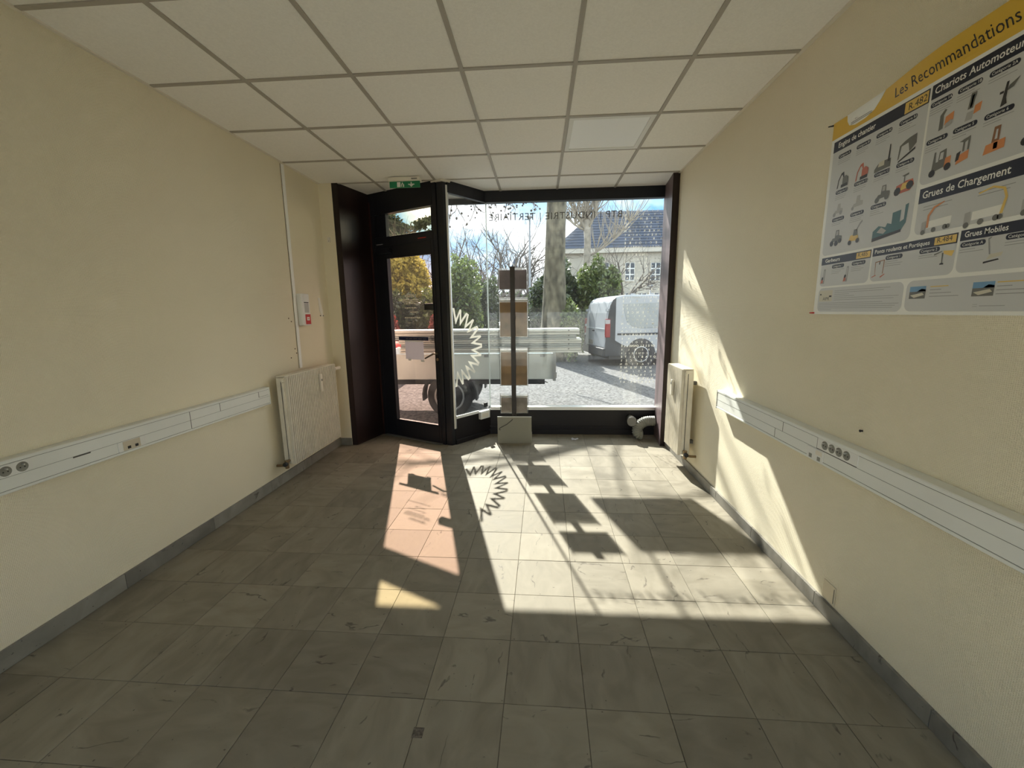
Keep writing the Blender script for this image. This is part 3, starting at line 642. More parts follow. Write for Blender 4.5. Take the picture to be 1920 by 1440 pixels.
ca = MB().tube([(-.262,4.34,.335),(-.268,4.325,.30),(-.30,4.292,.262),(-.355,4.291,.215),(-.41,4.291,.185),(-.436,4.291,.17),(-.44,4.291,.158),(-.425,4.291,.152)], .0032, 8)
ca.build('cable', 'dark', sd, smooth=True)

# ---- ribbed hose by the right reveal
ho = thing('air_hose', (1.16, 4.50, 0), 'grey ribbed flexible hose on the floor in the right window corner', 'hose')
C = [Vector(p) for p in ((1.262,4.50,.205),(1.20,4.50,.205),(1.15,4.495,.195),(1.10,4.485,.165),(1.075,4.475,.12),(1.072,4.468,.09),(1.085,4.463,.062),(1.13,4.462,.056))]
pts = []
for i in range(len(C)-1):
    for k in range(12): pts.append(C[i].lerp(C[i+1], k/12))
for _ in range(14): pts = [pts[0]]+[(pts[i-1]+pts[i]*2+pts[i+1])/4 for i in range(1, len(pts)-1)]+[pts[-1]]
MB().tube(pts, [.052+(.0045 if i % 4 < 2 else -.0045) for i in range(len(pts))], 18).build('tube', 'hose', ho, smooth=True)
MB().lathe((1.025,4.52,.20), (-.25,-1,.05), [(0,.05),(.02,.052),(.022,.044),(.05,.044),(.052,.05),(.06,.05),(.06,.035)], 20).build('collar', M('dull_duct_metal', (.17,.165,.15), .5, metal=.4), ho, smooth=True, auto=True)
MB().tube([(1.03,4.52,.20),(1.03,4.57,.20),(1.03,4.66,.20)], .04, 14).build('wall_pipe', 'hose', ho, smooth=True)
# paper scrap and metal strip on the floor
rg = random.Random(8); sc_ = MB(); cx_, cy_ = .375, 4.44
for i in range(9):
    a = rg.uniform(0,6.3); p = Vector((cx_+rg.uniform(-.03,.03), cy_+rg.uniform(-.02,.02), .002))
    u_ = Vector((math.cos(a),math.sin(a),rg.uniform(0,.6)))*rg.uniform(.015,.035); v_ = Vector((-math.sin(a),math.cos(a),rg.uniform(0,.5)))*rg.uniform(.012,.025)
    sc_.add([p,p+u_,p+u_+v_,p+v_],[(0,1,2,3)])
tag(sc_.build('paper_scrap', 'paper'), 'crumpled white paper scrap on the floor under the window', 'paper scrap')

# ---- poster
PY0, PZ0 = 2.112, 2.221     # top left corner on the right wall
def warp(u, v, lift=0.):
    t = max(0., min(1., (.085-v)/.085)); s_ = max(0., min(1., (u-.18)/.42)); s_ = s_*s_*(3-2*s_)
    return (XR-.003-lift-.052*s_*t**1.6, PY0-u, PZ0-v)
ps = thing('wall_poster', (XR, PY0-.59, PZ0-.84), 'large training poster with a yellow header and machine pictures on the right wall', 'poster')
PC = dict(white=(.86,.85,.79), grey=(.60,.60,.585), navy=(.012,.014,.028), yellow=(.74,.46,.05), gold=(.78,.53,.13), ink=(.03,.025,.02), line=(.30,.30,.29), red=(.50,.13,.07), orange=(.70,.27,.09), machine=(.15,.145,.125), pale=(.42,.41,.39), teal=(.06,.15,.16), sky=(.16,.32,.50), cream=(.62,.58,.46), brown=(.28,.13,.06))
PM = {k: M('poster_'+k, c, .38, spec=.35) for k, c in PC.items()}
class PB(MB):
    def rect(s, u0, v0, u1, v1, lift, n=1):
        for i in range(n):
            a, b = u0+(u1-u0)*i/n, u0+(u1-u0)*(i+1)/n; m_ = 6 if v0 < .08 else 1
            for j in range(m_):
                c, d = v0+(v1-v0)*j/m_, v0+(v1-v0)*(j+1)/m_
                s.add([warp(a,c,lift),warp(b,c,lift),warp(b,d,lift),warp(a,d,lift)], [(0,1,2,3)])
        return s
    def poly(s, pts, lift): return s.add([warp(u, v, lift) for u, v in pts], [tuple(range(len(pts)))])
    def rrect(s, u0, v0, u1, v1, r, lift, top=True):
        P = []
        for (cx, cy, a0) in ((u1-r, v1-r, 0), (u0+r, v1-r, 90), (u0+r, v0+r, 180), (u1-r, v0+r, 270)):
            if not top and a0 >= 180: P.append((u0, v0) if a0 == 180 else (u1, v0)); continue
            for k in range(6): a = math.radians(a0+k*18); P.append((cx+r*math.cos(a), cy+r*math.sin(a)))
        return s.poly(P, lift)
    def text(s, t, u, v, size, lift, shear=0., bold=0., spacing=1.):
        vv, f = text_geo(t, size, shear, bold, spacing); return s.add([warp(u+a, v-b, lift) for a, b in vv], f)
    def fit(s, t, u0, u1, v, size, lift, shear=0., bold=0.):
        vv, f = text_geo(t, 1., shear, bold, 1.); x0 = min(a for a, b in vv); x1 = max(a for a, b in vv); k = (u1-u0)/(x1-x0)
        return s.add([warp(u0+(a-x0)*k, v-b*size, lift) for a, b in vv], f)
    def done(s, name, mat, par): return s.build(name, PM[mat], par)
sheet = MB(); n_u, n_v = 48, 20
for i in range(n_u+1):
    for j in range(n_v+1):
        u_, v_ = 1.189*i/n_u, (.0849*j/10 if j <= 10 else .085+.756*(j-10)/10); sheet.v.append(warp(u_, v_))
sheet.f = [(i*(n_v+1)+j, (i+1)*(n_v+1)+j, (i+1)*(n_v+1)+j+1, i*(n_v+1)+j+1) for i in range(n_u) for j in range(n_v)]; sheet.m = [0]*len(sheet.f)
so = sheet.build('sheet', PM['white'], ps); sdm = so.modifiers.new('thickness', 'SOLIDIFY'); sdm.thickness = .0006; sdm.offset = 0
e1, e2, e3, e4 = .0006, .0009, .0012, .0015
hb = PB().rect(.0, .0, 1.189, .072, e1, 48).done('header_band', 'yellow', ps)
PB().poly([(.082,.0),(.295,.0),(.268,.02),(.235,.043),(.19,.055),(.135,.057),(.10,.046),(.087,.026)], e2).done('logo_field', 'white', hb)
lg = PB()
for a, b, c in ((.115,.20,.022),(.13,.20,.030),(.11,.225,.039),(.11,.225,.045)): lg.rect(a, c, b, c+.0035, e3)
lg.done('logo_lines', 'line', hb); PB().poly([(.212,.008),(.232,.004),(.229,.026),(.21,.028)], e3).done('logo_mark', 'gold', hb)
PB().fit('Les Recommandations', .336, .757, .049, .044, e3, shear=.2).done('title', 'ink', hb)
# panels: (u0,v0,u1,v1, band height, title, badge, title size)
panels = [(.018,.085,.480,.575,.045,'Engins de chantier','R.482',.031),(.488,.083,1.165,.400,.045,'Chariots Automoteurs','R.489',.034),(.497,.412,1.165,.566,.049,'Grues de Chargement','R.490',.040),
          (.022,.585,.314,.714,.032,'Gerbeurs','R.485',.025),(.322,.583,.660,.712,.032,'Ponts roulants et Portiques','R.484',.0202),(.668,.580,1.165,.710,.032,'Grues Mobiles','R.483',.028)]
tx = PB(); navy = []
for (u0,v0,u1,v1,bh,ti,bd,ts) in panels:
    pn = PB().rrect(u0, v0+.002, u1, v1, .022, e1, top=False).done('printed_panel', 'grey', ps)
    PB().rect(u0, v0, u1, v0+bh, e2).done('title_band', 'navy', pn)
    if bd in ('R.482','R.485','R.484'):
        bw = .092 if bd == 'R.482' else .074
        PB().rect(u1-bw-.004, v0+.004, u1-.004, v0+bh-.004, e3).done('badge', 'gold', pn)
        PB().text(bd, u1-bw+(.004 if bw < .08 else .01), v0+bh-.011, bh*.72, e4).done('badge_text', 'ink', pn)
    fa, fb, fs = {'Engins de chantier': (.048,.252,.030), 'Chariots Automoteurs': (.499,.772,.032), 'Grues de Chargement': (.510,.782,.033), 'Gerbeurs': (.047,.140,.023), 'Ponts roulants et Portiques': (.333,.565,.021), 'Grues Mobiles': (.681,.803,.024)}[ti]
    PB().fit(ti, fa, fb, v0+bh*.70, fs, e3, bold=.014).done('band_title', 'white', pn)
PB().rrect(.024,.722,.488,.830,.025,e1).done('printed_panel','grey',ps); PB().rrect(.500,.722,1.165,.829,.025,e1).done('printed_panel','grey',ps)
pills = [(.056,.150,'A'),(.161,.149,'B1'),(.263,.146,'B2'),(.367,.144,'B3'),(.063,.301,'C1'),(.172,.297,'C2'),(.277,.293,'C3'),(.379,.291,'D'),(.06,.417,'E'),(.171,.418,'F'),(.280,.414,'G'),
         (.49,.139,'1A'),(.582,.139,'1B'),(.675,.139,'2A'),(.494,.257,'3'),(.586,.256,'5'),(.680,.256,'6'),(.095,.622,'1'),(.215,.622,'2'),(.388,.62,'1'),(.53,.617,'2'),(.672,.617,'A'),(.80,.614,'B')]
pb, pt_, ln = PB(), PB(), PB(); rg = random.Random(11)
for u_, v_, c in pills:
    w_ = .075 if u_ < .6 or v_ > .5 else .08
    pb.rrect(u_, v_, u_+w_, v_+.016, .0078, e2); pt_.text('Cat\u00e9gorie '+c, u_+.006, v_+.0118, .0125, e3)
    for k in range(rg.choice((2,3,3))): ln.rect(u_, v_+.022+k*.0075, u_+w_*rg.uniform(.6,1.05), v_+.0236+k*.0075, e2)
for u_, v_ in ((.52,.475),(.70,.475)):
    for k in range(2): ln.rect(u_, v_+k*.01, u_+.10-.012*k, v_+.002+k*.01, e2)
for k, (a, b) in enumerate(((.10,.40),(.10,.37),(.10,.19),(.10,.22),(.10,.44),(.10,.42))): ln.rect(a+.03, .737+k*.008, b+.03, .7385+k*.008, e2)
for k, b in enumerate((.38,.455,.44,.43,.10)): ln.rect(.033, .790+k*.0075, b+.02, .7915+k*.0075, e2)
for u_ in (.592, .80):
    for k, l_ in enumerate((.04,.075,.10)): ln.rect(u_, .756+k*.011, u_+l_, .758+k*.011, e2)
ln.rect(.76,.812,.83,.8135,e2).rect(.74,.808,.754,.809,e2).rect(.74,.814,.754,.815,e2)
pb.done('category_pills', 'navy', ps)['kind'] = 'stuff'; pt_.done('category_text', 'white', ps)['kind'] = 'stuff'; ln.done('small_print', 'line', ps)['kind'] = 'stuff'
gl = PB().rect(.592,.745,.655,.748,e2).rect(.80,.744,.875,.747,e2); gl.done('gold_lines', 'gold', ps)['kind'] = 'stuff'
ai = PB().rect(.032,.733,.118,.783,e2).done('certificate_box', 'cream', ps); PB().text('AIPR', .058, .778, .021, e3).done('certificate_text','ink',ai); PB().rect(.098,.757,.114,.764,e3).rect(.036,.748,.046,.754,e3).done('certificate_marks','ink',ai)['kind'] = 'stuff'
for (a, b) in ((.515,.743),(.732,.742)):
    ph = PB().rect(a, b, a+.062, b+.018, e2).done('photo', 'sky', ps); PB().rect(a, b+.018, a+.062, b+.042, e2).poly([(a+.03,b+.018),(a+.045,b+.008),(a+.062,b+.012),(a+.062,b+.018)], e2).done('photo_ground', 'machine', ph); PB().poly([(a+.004,b+.03),(a+.05,b+.022),(a+.058,b+.03),(a+.02,b+.039)], e3).done('photo_light', 'cream', ph)
# little machine pictures, each its own part
def pic(c, s, shapes, base, wheels=()):
    cu, cv = c; par = None
    for mat, pts in shapes:
        o_ = PB().poly([(cu+x*s, cv-y*s) for x, y in pts], e3 if par is None else e4).done('machine_picture' if par is None else 'picture_detail', mat, par or ps); par = par or o_
    wb = PB()
    for (x, y, r) in wheels: wb.poly([(cu+(x+r*math.cos(a))*s, cv-(y+r*math.sin(a))*s) for a in np.linspace(0, 2*math.pi, 11)[:-1]], e4+.0002)
    if wheels: wb.done('picture_wheels', base, par)['kind'] = 'stuff'
exc = lambda b, a: [(a, [(-.9,-.9),(-.75,.1),(-.3,.8),(.1,.9),(.25,.2),(.1,.1),(-.1,.6),(-.3,.5),(-.6,0),(-.7,-.8)]), (b, [(.0,-.6),(.0,.2),(.5,.4),(.95,.1),(.95,-.5)]), ('ink', [(-.2,-.9),(-.2,-.55),(.9,-.5),(.9,-.85)])]
ldr = lambda b: [(b, [(-.9,-.7),(-.5,-.2),(-.2,-.2),(-.1,.6),(.4,.6),(.45,0),(.9,-.1),(.9,-.55),(-.4,-.6)]), ('pale', [(-.05,.05),(0,.5),(.3,.5),(.3,.05)])]
pic((.099,.262),.036,exc('machine','ink'),'ink'); pic((.208,.262),.036,exc('red','red'),'ink')
pic((.312,.258),.042,[('machine',[(-.9,-.8),(-.9,-.5),(-.5,-.1),(0,0),(.2,0),(.9,.0),(.9,-.7)]),('cream',[(-.5,-.4),(-.4,0),(.2,.05),(.2,-.4)]),('ink',[(.55,-.2),(.62,1.2),(.72,1.2),(.75,-.2)])],'ink')
pic((.416,.252),.040,[('machine',[(-.9,-.7),(-.8,.5),(-.3,.75),(.2,.9),(.9,1.0),(.95,.2),(.5,-.2),(.3,-.3),(.1,.5),(-.6,.4),(-.75,-.6)]),('ink',[(-.8,-.95),(.9,-.3),(.9,-.1),(-.8,-.8)])],'ink')
wh = [(-.6,-.7,.28),(.6,-.6,.28)]
pic((.091,.380),.033,ldr('pale'),'line',wh); pic((.202,.376),.036,ldr('pale'),'line',[(-.6,-.7,.2)]); pic((.330,.374),.038,ldr('machine'),'machine',wh)
pic((.427,.372),.042,[('red',[(-.95,-.75),(-.8,0),(-.2,.1),(.1,.2),(.8,.2),(.95,-.3),(.6,-.7)]),('gold',[(-.4,-.5),(-.2,.05),(.5,.05),(.5,-.4)]),('machine',[(-.35,.7),(.35,.8),(.35,.65),(.0,.6),(.0,.1),(-.1,.1),(-.1,.6)])],'ink',[(-.65,-.5,.35),(.55,-.25,.35)])
pic((.099,.497),.040,ldr('machine'),'ink',[(-.6,-.75,.3),(.1,-.8,.3),(.65,-.6,.26)]); pic((.208,.515),.036,[('gold',[(-.8,-.5),(-.6,.1),(.1,.2),(.6,.0),(.7,-.6)]),('machine',[(-.2,0),(-.1,.7),(.4,.7),(.5,0)]),('line',[(.2,.6),(.65,1.3),(1.0,1.6),(1.1,1.4),(.8,1.15),(.3,.5)])],'ink',wh)
pic((.380,.498),.066,[('teal',[(-1.1,-.75),(-1.1,-.3),(-.7,-.05),(-.2,-.2),(-.1,.0),(.2,-.1),(.2,.5),(.75,.55),(.75,-.1),(1.0,.0),(1.0,.75),(1.2,.8),(1.15,-.2),(.9,-.55)]),('pale',[(-.8,-.4),(-.5,-.15),(-.1,-.4),(-.3,-.55)]),('ink',[(-1.1,-.9),(-1.1,-.7),(.9,-.5),(.9,-.65)])],'ink')
pic((.551,.212),.036,[('orange',[(.0,-.5),(.05,.2),(.8,.4),(.8,-.3)]),('machine',[(-.5,-.8),(-.5,.5),(-.1,.9),(.1,.8),(-.15,.4),(-.1,-.7)]),('pale',[(.1,-.8),(.1,-.4),(.7,-.2),(.7,-.6)])],'ink')
pic((.636,.212),.040,[('orange',[(.2,-.6),(.25,.0),(.75,.1),(.7,-.5)]),('machine',[(-.3,-.1),(-.15,1.0),(.25,1.0),(.1,-.1)]),('grey',[(-.15,.0),(-.05,.85),(.12,.85),(.0,.0)]),('pale',[(-.4,-.9),(-.3,-.3),(.2,-.3),(.15,-.9)])],'ink')
pic((.729,.214),.042,[('ink',[(-.2,-.9),(.0,.6),(.15,.6),(.1,-.4),(.2,-.8)]),('machine',[(.1,.0),(.2,.3),(.8,.6),(.5,.1)]),('ink',[(-.35,.1),(-.1,.1),(-.1,-.05),(-.35,-.05)])],'ink')
pic((.553,.340),.042,[('machine',[(-.6,-.7),(-.5,.8),(-.35,.8),(-.3,.0),(-.1,.0),(-.05,.7),(.5,.8),(.6,-.5)]),('grey',[(.0,.1),(.05,.6),(.3,.62),(.3,.1)]),('orange',[(.45,-.6),(.5,.1),(.95,.15),(.95,-.4)])],'ink',[(-.5,-.75,.28),(.75,-.6,.28)])
pic((.632,.336),.042,[('orange',[(-.5,-.8),(-.4,-.2),(.4,.0),(.4,-.6)]),('ink',[(-.55,-.6),(-.5,.0),(-.2,.1),(-.3,-.5)]),('machine',[(-.4,.75),(.4,.95),(.4,.0),(.25,.0),(.25,.7),(.05,.6),(.05,.0),(-.1,.0),(-.1,.65)])],'ink')
pic((.725,.345),.044,[('brown',[(-.3,-.5),(-.2,1.0),(.2,1.0),(.2,-.5)]),('grey',[(-.08,.2),(-.05,.8),(.06,.8),(.08,.2)]),('orange',[(-.7,-.6),(-.6,.0),(.6,.1),(.6,-.5)]),('ink',[(-.1,-.4),(-.1,.0),(.15,.0),(.15,-.4)])],'ink')
trk = [('white',[(-.6,-.35),(-.6,.1),(1.0,.15),(1.0,-.3)]),('pale',[(-1.0,-.5),(-1.0,.1),(-.7,.15),(-.7,-.45)])]
tw = [(-.85,-.55,.16),(-.1,-.5,.16),(.65,-.45,.16),(.85,-.45,.14)]
pic((.575,.532),.052,trk+[('orange',[(-.65,-.3),(-.65,.5),(-.3,.95),(.4,1.15),(.4,1.08),(-.2,.84),(-.5,.4),(-.5,-.3)])],'machine',tw)
pic((.726,.535),.056,trk+[('gold',[(.8,-.3),(.95,.5),(.8,.9),(.3,1.1),(-.4,.95),(-.4,1.02),(.3,1.2),(.9,.98),(1.08,.5),(.95,-.3)])],'machine',tw)
for k, u_ in enumerate((.83,.93,1.03,1.115)):
    pic((u_,.215),.040,ldr('machine') if k % 2 else exc('orange','machine'),'ink',wh); pic((u_,.342),.042,ldr('orange') if k % 2 == 0 else exc('machine','orange'),'ink',wh)
for u_ in (.88,1.04): pic((u_,.533),.054,trk,'machine',tw)
for u_ in (.92,1.06): pic((u_,.655),.036,exc('gold','machine'),'ink')
for u_ in (.045,.19): pic((u_,.672),.032,[('line',[(-.2,-.9),(.0,1.1),(.35,1.1),(.25,-.9)]),('grey',[(-.02,-.5),(.08,.9),(.2,.9),(.12,-.5)]),('red',[(-.5,-.9),(-.4,-.4),(.0,-.3),(.0,-.8)]),('ink',[(-.4,-.4),(-.3,.0),(.05,.0),(.0,-.4)])],'ink')
pic((.362,.668),.034,[('brown',[(-.6,.9),(-.6,.8),(-.5,-.6),(-.45,-.6),(-.5,.8),(.6,.95),(.55,-.5),(.65,-.5),(.72,1.05)]),('ink',[(.0,.85),(.15,.9),(.1,.55),(-.02,.55)]),('red',[(-.9,-.75),(-.3,-.55),(-.3,-.65),(-.9,-.85)]),('red',[(.3,-.8),(.9,-.5),(.9,-.62),(.35,-.95)])],'ink')
pic((.622,.650),.034,[('gold',[(-.1,.5),(1.0,.4),(.8,-.1),(.5,.0),(.0,.2)]),('machine',[(-.2,.3),(-.15,-.6),(-.05,-.6),(-.05,.3)]),('machine',[(-1.0,.3),(-.2,.5),(-.2,.42),(-1.0,.15)]),('ink',[(-.3,-.7),(-.1,-.6),(.1,-.7),(.1,-.8),(-.3,-.8)])],'ink')
pic((.775,.660),.036,[('cream',[(-.5,-.5),(.6,-.3),(.7,.0),(-.3,-.1)]),('ink',[(-.7,-.8),(.5,-.6),(.4,-.5),(-.7,-.65)]),('line',[(-.35,-.1),(-.6,1.2),(-.3,1.3),(-.35,1.2),(-.5,1.1),(-.25,-.1)])],'ink')
for (u_, v_, m_, l_) in ((-.004,.005,'dark','small black push pin at the upper corner of the poster'),(.006,.835,'red','small red push pin at the lower corner of the poster')):
    tag(MB().tube([(XR-.0005,PY0-u_,PZ0-v_),(XR-.018,PY0-u_+.012,PZ0-v_)], [.004,.0025], 8).build('push_pin', m_), l_, 'push pin')
# ================================================================== outside
GZ = -.10
MT.update(
 asphalt=M('gravelly_asphalt', (.035,.034,.033), .95, noise=(24,.5,(.175,.174,.172)), bump=(90,.6)),
 bark=M('mottled_plane_bark', (.05,.045,.03), .9, noise=(7,.3,(.19,.17,.115)), bump=(30,.4), stretch=(1,1,.5)),
 barkd=M('dark_bark', (.11,.095,.08), .9, noise=(6,.3)),
 barkp=M('pale_grey_bark', (.30,.27,.22), .9, noise=(6,.3)),
 twig=M('brown_twig', (.16,.13,.11), .9),
 leafg=M('glossy_green_leaf', (.03,.055,.014), .3, spec=.8, noise=(9,.5,(.24,.31,.085)), transl=.38),
 leafd=M('dark_green_leaf', (.016,.028,.012), .3, spec=.8, noise=(8,.5,(.105,.145,.055)), transl=.3),
 leafy=M('yellow_leaf', (.28,.27,.05), .6, noise=(6,.5,(.80,.76,.20)), transl=.45),
 leafr=M('red_leaf', (.20,.03,.025), .5, noise=(9,.5,(.42,.10,.07)), transl=.35),
 needle=M('cedar_needle', (.03,.045,.03), .7, noise=(3,.5,(.09,.11,.06)), transl=.1),
 cream=M('cream_render', (.50,.46,.38), .9, noise=(1.2,.07)),
 slate=M('blue_grey_slate', (.030,.045,.075), .55, noise=(1.5,.3)),
 vanw=M('white_vehicle_paint', (.345,.365,.385), .3, spec=.5),
 vanb=M('black_bumper_plastic', (.03,.032,.036), .55),
 tyre=M('rubber_tyre', (.022,.022,.024), .8),
 rim=M('silver_rim', (.45,.46,.47), .4, metal=.6),
 trailer=M('pale_blue_grey_panel', (.66,.72,.73), .5, noise=(4,.08)),
 plank=M('weathered_aluminium', (.62,.64,.63), .45, metal=.35, noise=(3,.12), stretch=(.3,1,1)),
 plank2=M('blue_grey_aluminium', (.33,.38,.40), .45, metal=.35, noise=(3,.12), stretch=(.3,1,1)),
 steel=M('galvanised_steel', (.30,.31,.32), .5, metal=.4),
 winglass=M('dark_window_glass', (.05,.06,.07), .15, spec=.6),
 pale_lens=M('pale_lamp_lens', (.34,.33,.33), .3),
 red2=M('tail_lamp_red', (.20,.008,.010), .3),
)
struct('ground', MB().box(-70, 70, 4.93, 160, -.4, GZ), 'asphalt', 'sunlit gravelly asphalt of the street and car park')
struct('bounce_yard', MB().box(-70, 70, -90, YB-.21, -.4, GZ), M('pale_bounce_gravel', (.66,.62,.54), .95, noise=(20,.15)), 'unseen pale gravel yard added to bounce light into the room')  # added unseen ground, kept pale to bounce light up through the rear opening
kb = thing('kerb', (0, 8.1, GZ), 'low stone kerb between pavement and car park', kind='structure')
for i in range(-8, 9): MB().box(i*1.0+.005, i*1.0+.995, 17.6, 17.78, GZ, GZ+.12).build('kerb_stone', M('kerb_stone', (.40,.39,.37), .9) if i == -8 else bpy.data.materials['kerb_stone'], kb, bevel=.01)

# ---- trees
def branch(mb, p, d, L, r, lev, rng, P, tips=None):
    n = 4 if lev else 6; path = [Vector(p)]; rad = [r]; d = Vector(d).normalized(); q = Vector(p)
    for i in range(n):
        d = (d + Vector((rng.uniform(-1,1), rng.uniform(-1,1), rng.uniform(-1,1)))*P['bend'] + Vector((0,0,P['up']))).normalized()
        q = q + d*(L/n); path.append(q.copy()); rad.append(max(P['rmin'], r*(1-(1-P['taper'])*(i+1)/n)))
    mb.tube(path, rad, 8 if r > .08 else 5 if r > .025 else 3, caps=False)
    if lev >= P['levels']:
        if tips is not None: tips.append(path[-1])
        return
    k = P['kids'][lev] if isinstance(P['kids'], (list, tuple)) else P['kids']
    for c in range(k):
        i = rng.randint(2 if lev else 2, n); base = path[i]; t = (path[i]-path[i-1]).normalized()
        s = t.orthogonal().normalized(); s.rotate(Matrix.Rotation(rng.uniform(0, 6.283), 3, t))
        a = math.radians(rng.uniform(*P['ang'])); nd = t*math.cos(a)+s*math.sin(a)
        branch(mb, base, nd, L*rng.uniform(*P['len']), max(P['rmin'], rad[i]*rng.uniform(.5,.75)), lev+1, rng, P, tips)
def bare_tree(name, label, base, H, r, mat, seed, spread=1., levels=3, kids=(9,6,5), limbs=5, lean=(0,0), trunk_frac=.4, group='bare trees beyond the car park', twigmat=None, ang=(25,60), up=.06):
    t = thing(name, base, label, 'tree', group); rng = random.Random(seed); b = Vector(base)
    top = b+Vector((lean[0], lean[1], H*trunk_frac))
    path = [b+(top-b)*k/6+Vector((rng.uniform(-1,1), rng.uniform(-1,1), 0))*r*.25*(k > 0) for k in range(7)]
    MB().tube(path, [r*1.25]+[r*(1-.25*k/6) for k in range(1,7)], 10).build('trunk', mat, t, smooth=True)
    mb = MB(); P = dict(bend=.16, up=up, rmin=.006*H/8, taper=.45, levels=levels, kids=kids, ang=ang, len=(.45,.72))
    for k in range(limbs):
        a = 6.283*(k+rng.uniform(-.3,.3))/limbs; d = Vector((math.cos(a)*spread, math.sin(a)*spread, rng.uniform(.7,1.4)))
        branch(mb, path[-1]-Vector((0,0,H*.04*rng.random())), d, H*(1-trunk_frac)*rng.uniform(.55,.8), r*.55, 1, rng, P)
    mb.build('branches', twigmat or mat, t)
    return t
# big plane tree: trunk in view, crown above the window line
PT = at(1038, 600, 13.0); pb_ = Vector((PT.x, 13.0, GZ))
pt = thing('plane_tree', pb_, 'big mottled plane tree trunk rising behind the trailer', 'tree', 'plane trees')
rng = random.Random(21)
MB().tube([pb_, pb_+Vector((.0,0,.6)), pb_+Vector((.02,0,1.6)), pb_+Vector((.03,0,3)), pb_+Vector((.08,0,5)), pb_+Vector((.05,0,7.2))], [.54,.43,.37,.31,.28,.24], 16).build('trunk', 'bark', pt, smooth=True)
crown = MB(); P = dict(bend=.13, up=.03, rmin=.009, taper=.5, levels=3, kids=(4,3,3), ang=(25,55), len=(.42,.66))
for k in range(8):
    a = 6.283*k/8+rng.uniform(-.2,.2); branch(crown, pb_+Vector((.05,0,5.6+.2*k)), (math.cos(a), math.sin(a), rng.uniform(.35,.9)), rng.uniform(2.6,3.8), .085, 1, rng, P)
# two low limbs towards the shopfront, and drooping twigs with seed balls
P2 = dict(bend=.10, up=-.01, rmin=.007, taper=.5, levels=3, kids=(4,3,2), ang=(25,60), len=(.4,.6))
branch(crown, pb_+Vector((0,0,6.3)), (-.8,-.5,.18), 4.0, .055, 1, rng, P2)
branch(crown, pb_+Vector((0,0,6.8)), (-.35,-.6,.35), 3.2, .05, 1, rng, P2)
crown.build('branches', 'bark', pt)
dr = MB(); sb = MB()
for k in range(17):
    px, py = rng.uniform(846, 1000), rng.uniform(376, 396); Y = rng.uniform(9.6, 10.8); e = at(px, py-28, Y); q = Vector(e); path = [q+Vector((rng.uniform(.3,.8),.5,1.1)), q+Vector((.12,.1,.3)), q]; d = Vector((rng.uniform(-.5,.4), rng.uniform(-.3,.3), -1)).normalized()
    for i in range(5):
        d = (d+Vector((rng.uniform(-.5,.5), rng.uniform(-.4,.4), rng.uniform(-.35,.35)))).normalized(); q = q+d*rng.uniform(.06,.14)*(1.5 if px < 930 else .8); path.append(q.copy())
        if rng.random() < .9:
            s2 = q+Vector((rng.uniform(-.16,.16), rng.uniform(-.1,.1), -rng.uniform(.03,.14))); dr.tube([q, s2], .005, 3, False); sb.ball(s2, rng.uniform(.018,.030))
    dr.tube(path, [.024,.017,.014]+[.010]*(len(path)-3), 4, False)
dr.build('drooping_twigs', 'twig', pt); sb.build('seed_balls', M('seed_ball', (.06,.05,.04), .9), pt)['kind'] = 'stuff'
# pollarded plane tree at the right
b2 = Vector((at(1097,600,17).x, 17, GZ)); p2 = thing('plane_tree', b2, 'slimmer pollarded plane tree with upright shoots left of the slate roof', 'tree', 'plane trees')
MB().tube([b2, b2+Vector((0,0,2)), b2+Vector((.05,0,4.2)), b2+Vector((.0,0,5.0))], [.20,.15,.13,.14], 12).build('trunk', 'barkp', p2, smooth=True)
lm = MB(); sh = MB(); rng = random.Random(4)
for (dx, dz, L, r) in ((-.55,1.5,1.9,.075),(.05,1.6,2.2,.085),(.6,1.1,1.7,.06),(1.4,.5,2.2,.05),(-1.1,.6,1.3,.05),(1.0,.9,2.0,.05)):
    d = Vector((dx, rng.uniform(-.3,.3), dz)).normalized(); q = b2+Vector((.0,0,3.6 if dx > 1 else 4.6)); path = [q]
    for i in range(5): d = (d+Vector((rng.uniform(-.3,.3),rng.uniform(-.3,.3),rng.uniform(-.1,.25)))).normalized(); q = q+d*L/5; path.append(q)
    lm.tube(path, [r, r*.85, r*.75, r*.68, r*.65, r*.7], 8)
    for k in range(55):
        i = rng.randint(1, 5); s0 = path[i]; dd_ = Vector((rng.uniform(-.7,.7)+.25*(dx > 1), rng.uniform(-.6,.6), rng.uniform(.35,1.3))).normalized(); l_ = rng.uniform(.5,1.7)
        sh.tube([s0, s0+dd_*l_*.5, s0+(dd_+Vector((0,0,.18)))*l_], [.020,.013,.007], 4, False)
lm.build('limbs', 'barkp', p2, smooth=True); sh.build('shoots', 'barkp', p2)
bare_tree('young_tree', 'small dark bare tree in front of the cream building', (at(1170,560,24).x, 24, GZ), 5.4, .12, 'barkd', 9, spread=1.15, kids=(6,6,4), limbs=8, trunk_frac=.38, group='young trees', ang=(30,65))
bare_tree('bare_tree', 'tall bare tree seen just above the display stand', (at(952,600,34).x, 34, GZ), 8.6, .26, 'barkd', 2, spread=1.0, kids=(8,8,6), limbs=8, trunk_frac=.22, levels=3)
bare_tree('bare_tree', 'bare brownish tree behind the slanted glass panel', (at(880,600,25).x, 25, GZ), 5.3, .17, 'twig', 13, spread=1.2, kids=(8,7,5), limbs=8, trunk_frac=.2)
bare_tree('bare_tree', 'bare thin tree left of the big plane trunk', (at(1003,600,52).x, 52, GZ), 9.0, .22, 'twig', 17, spread=.8, kids=(8,7,6), limbs=8, trunk_frac=.2)
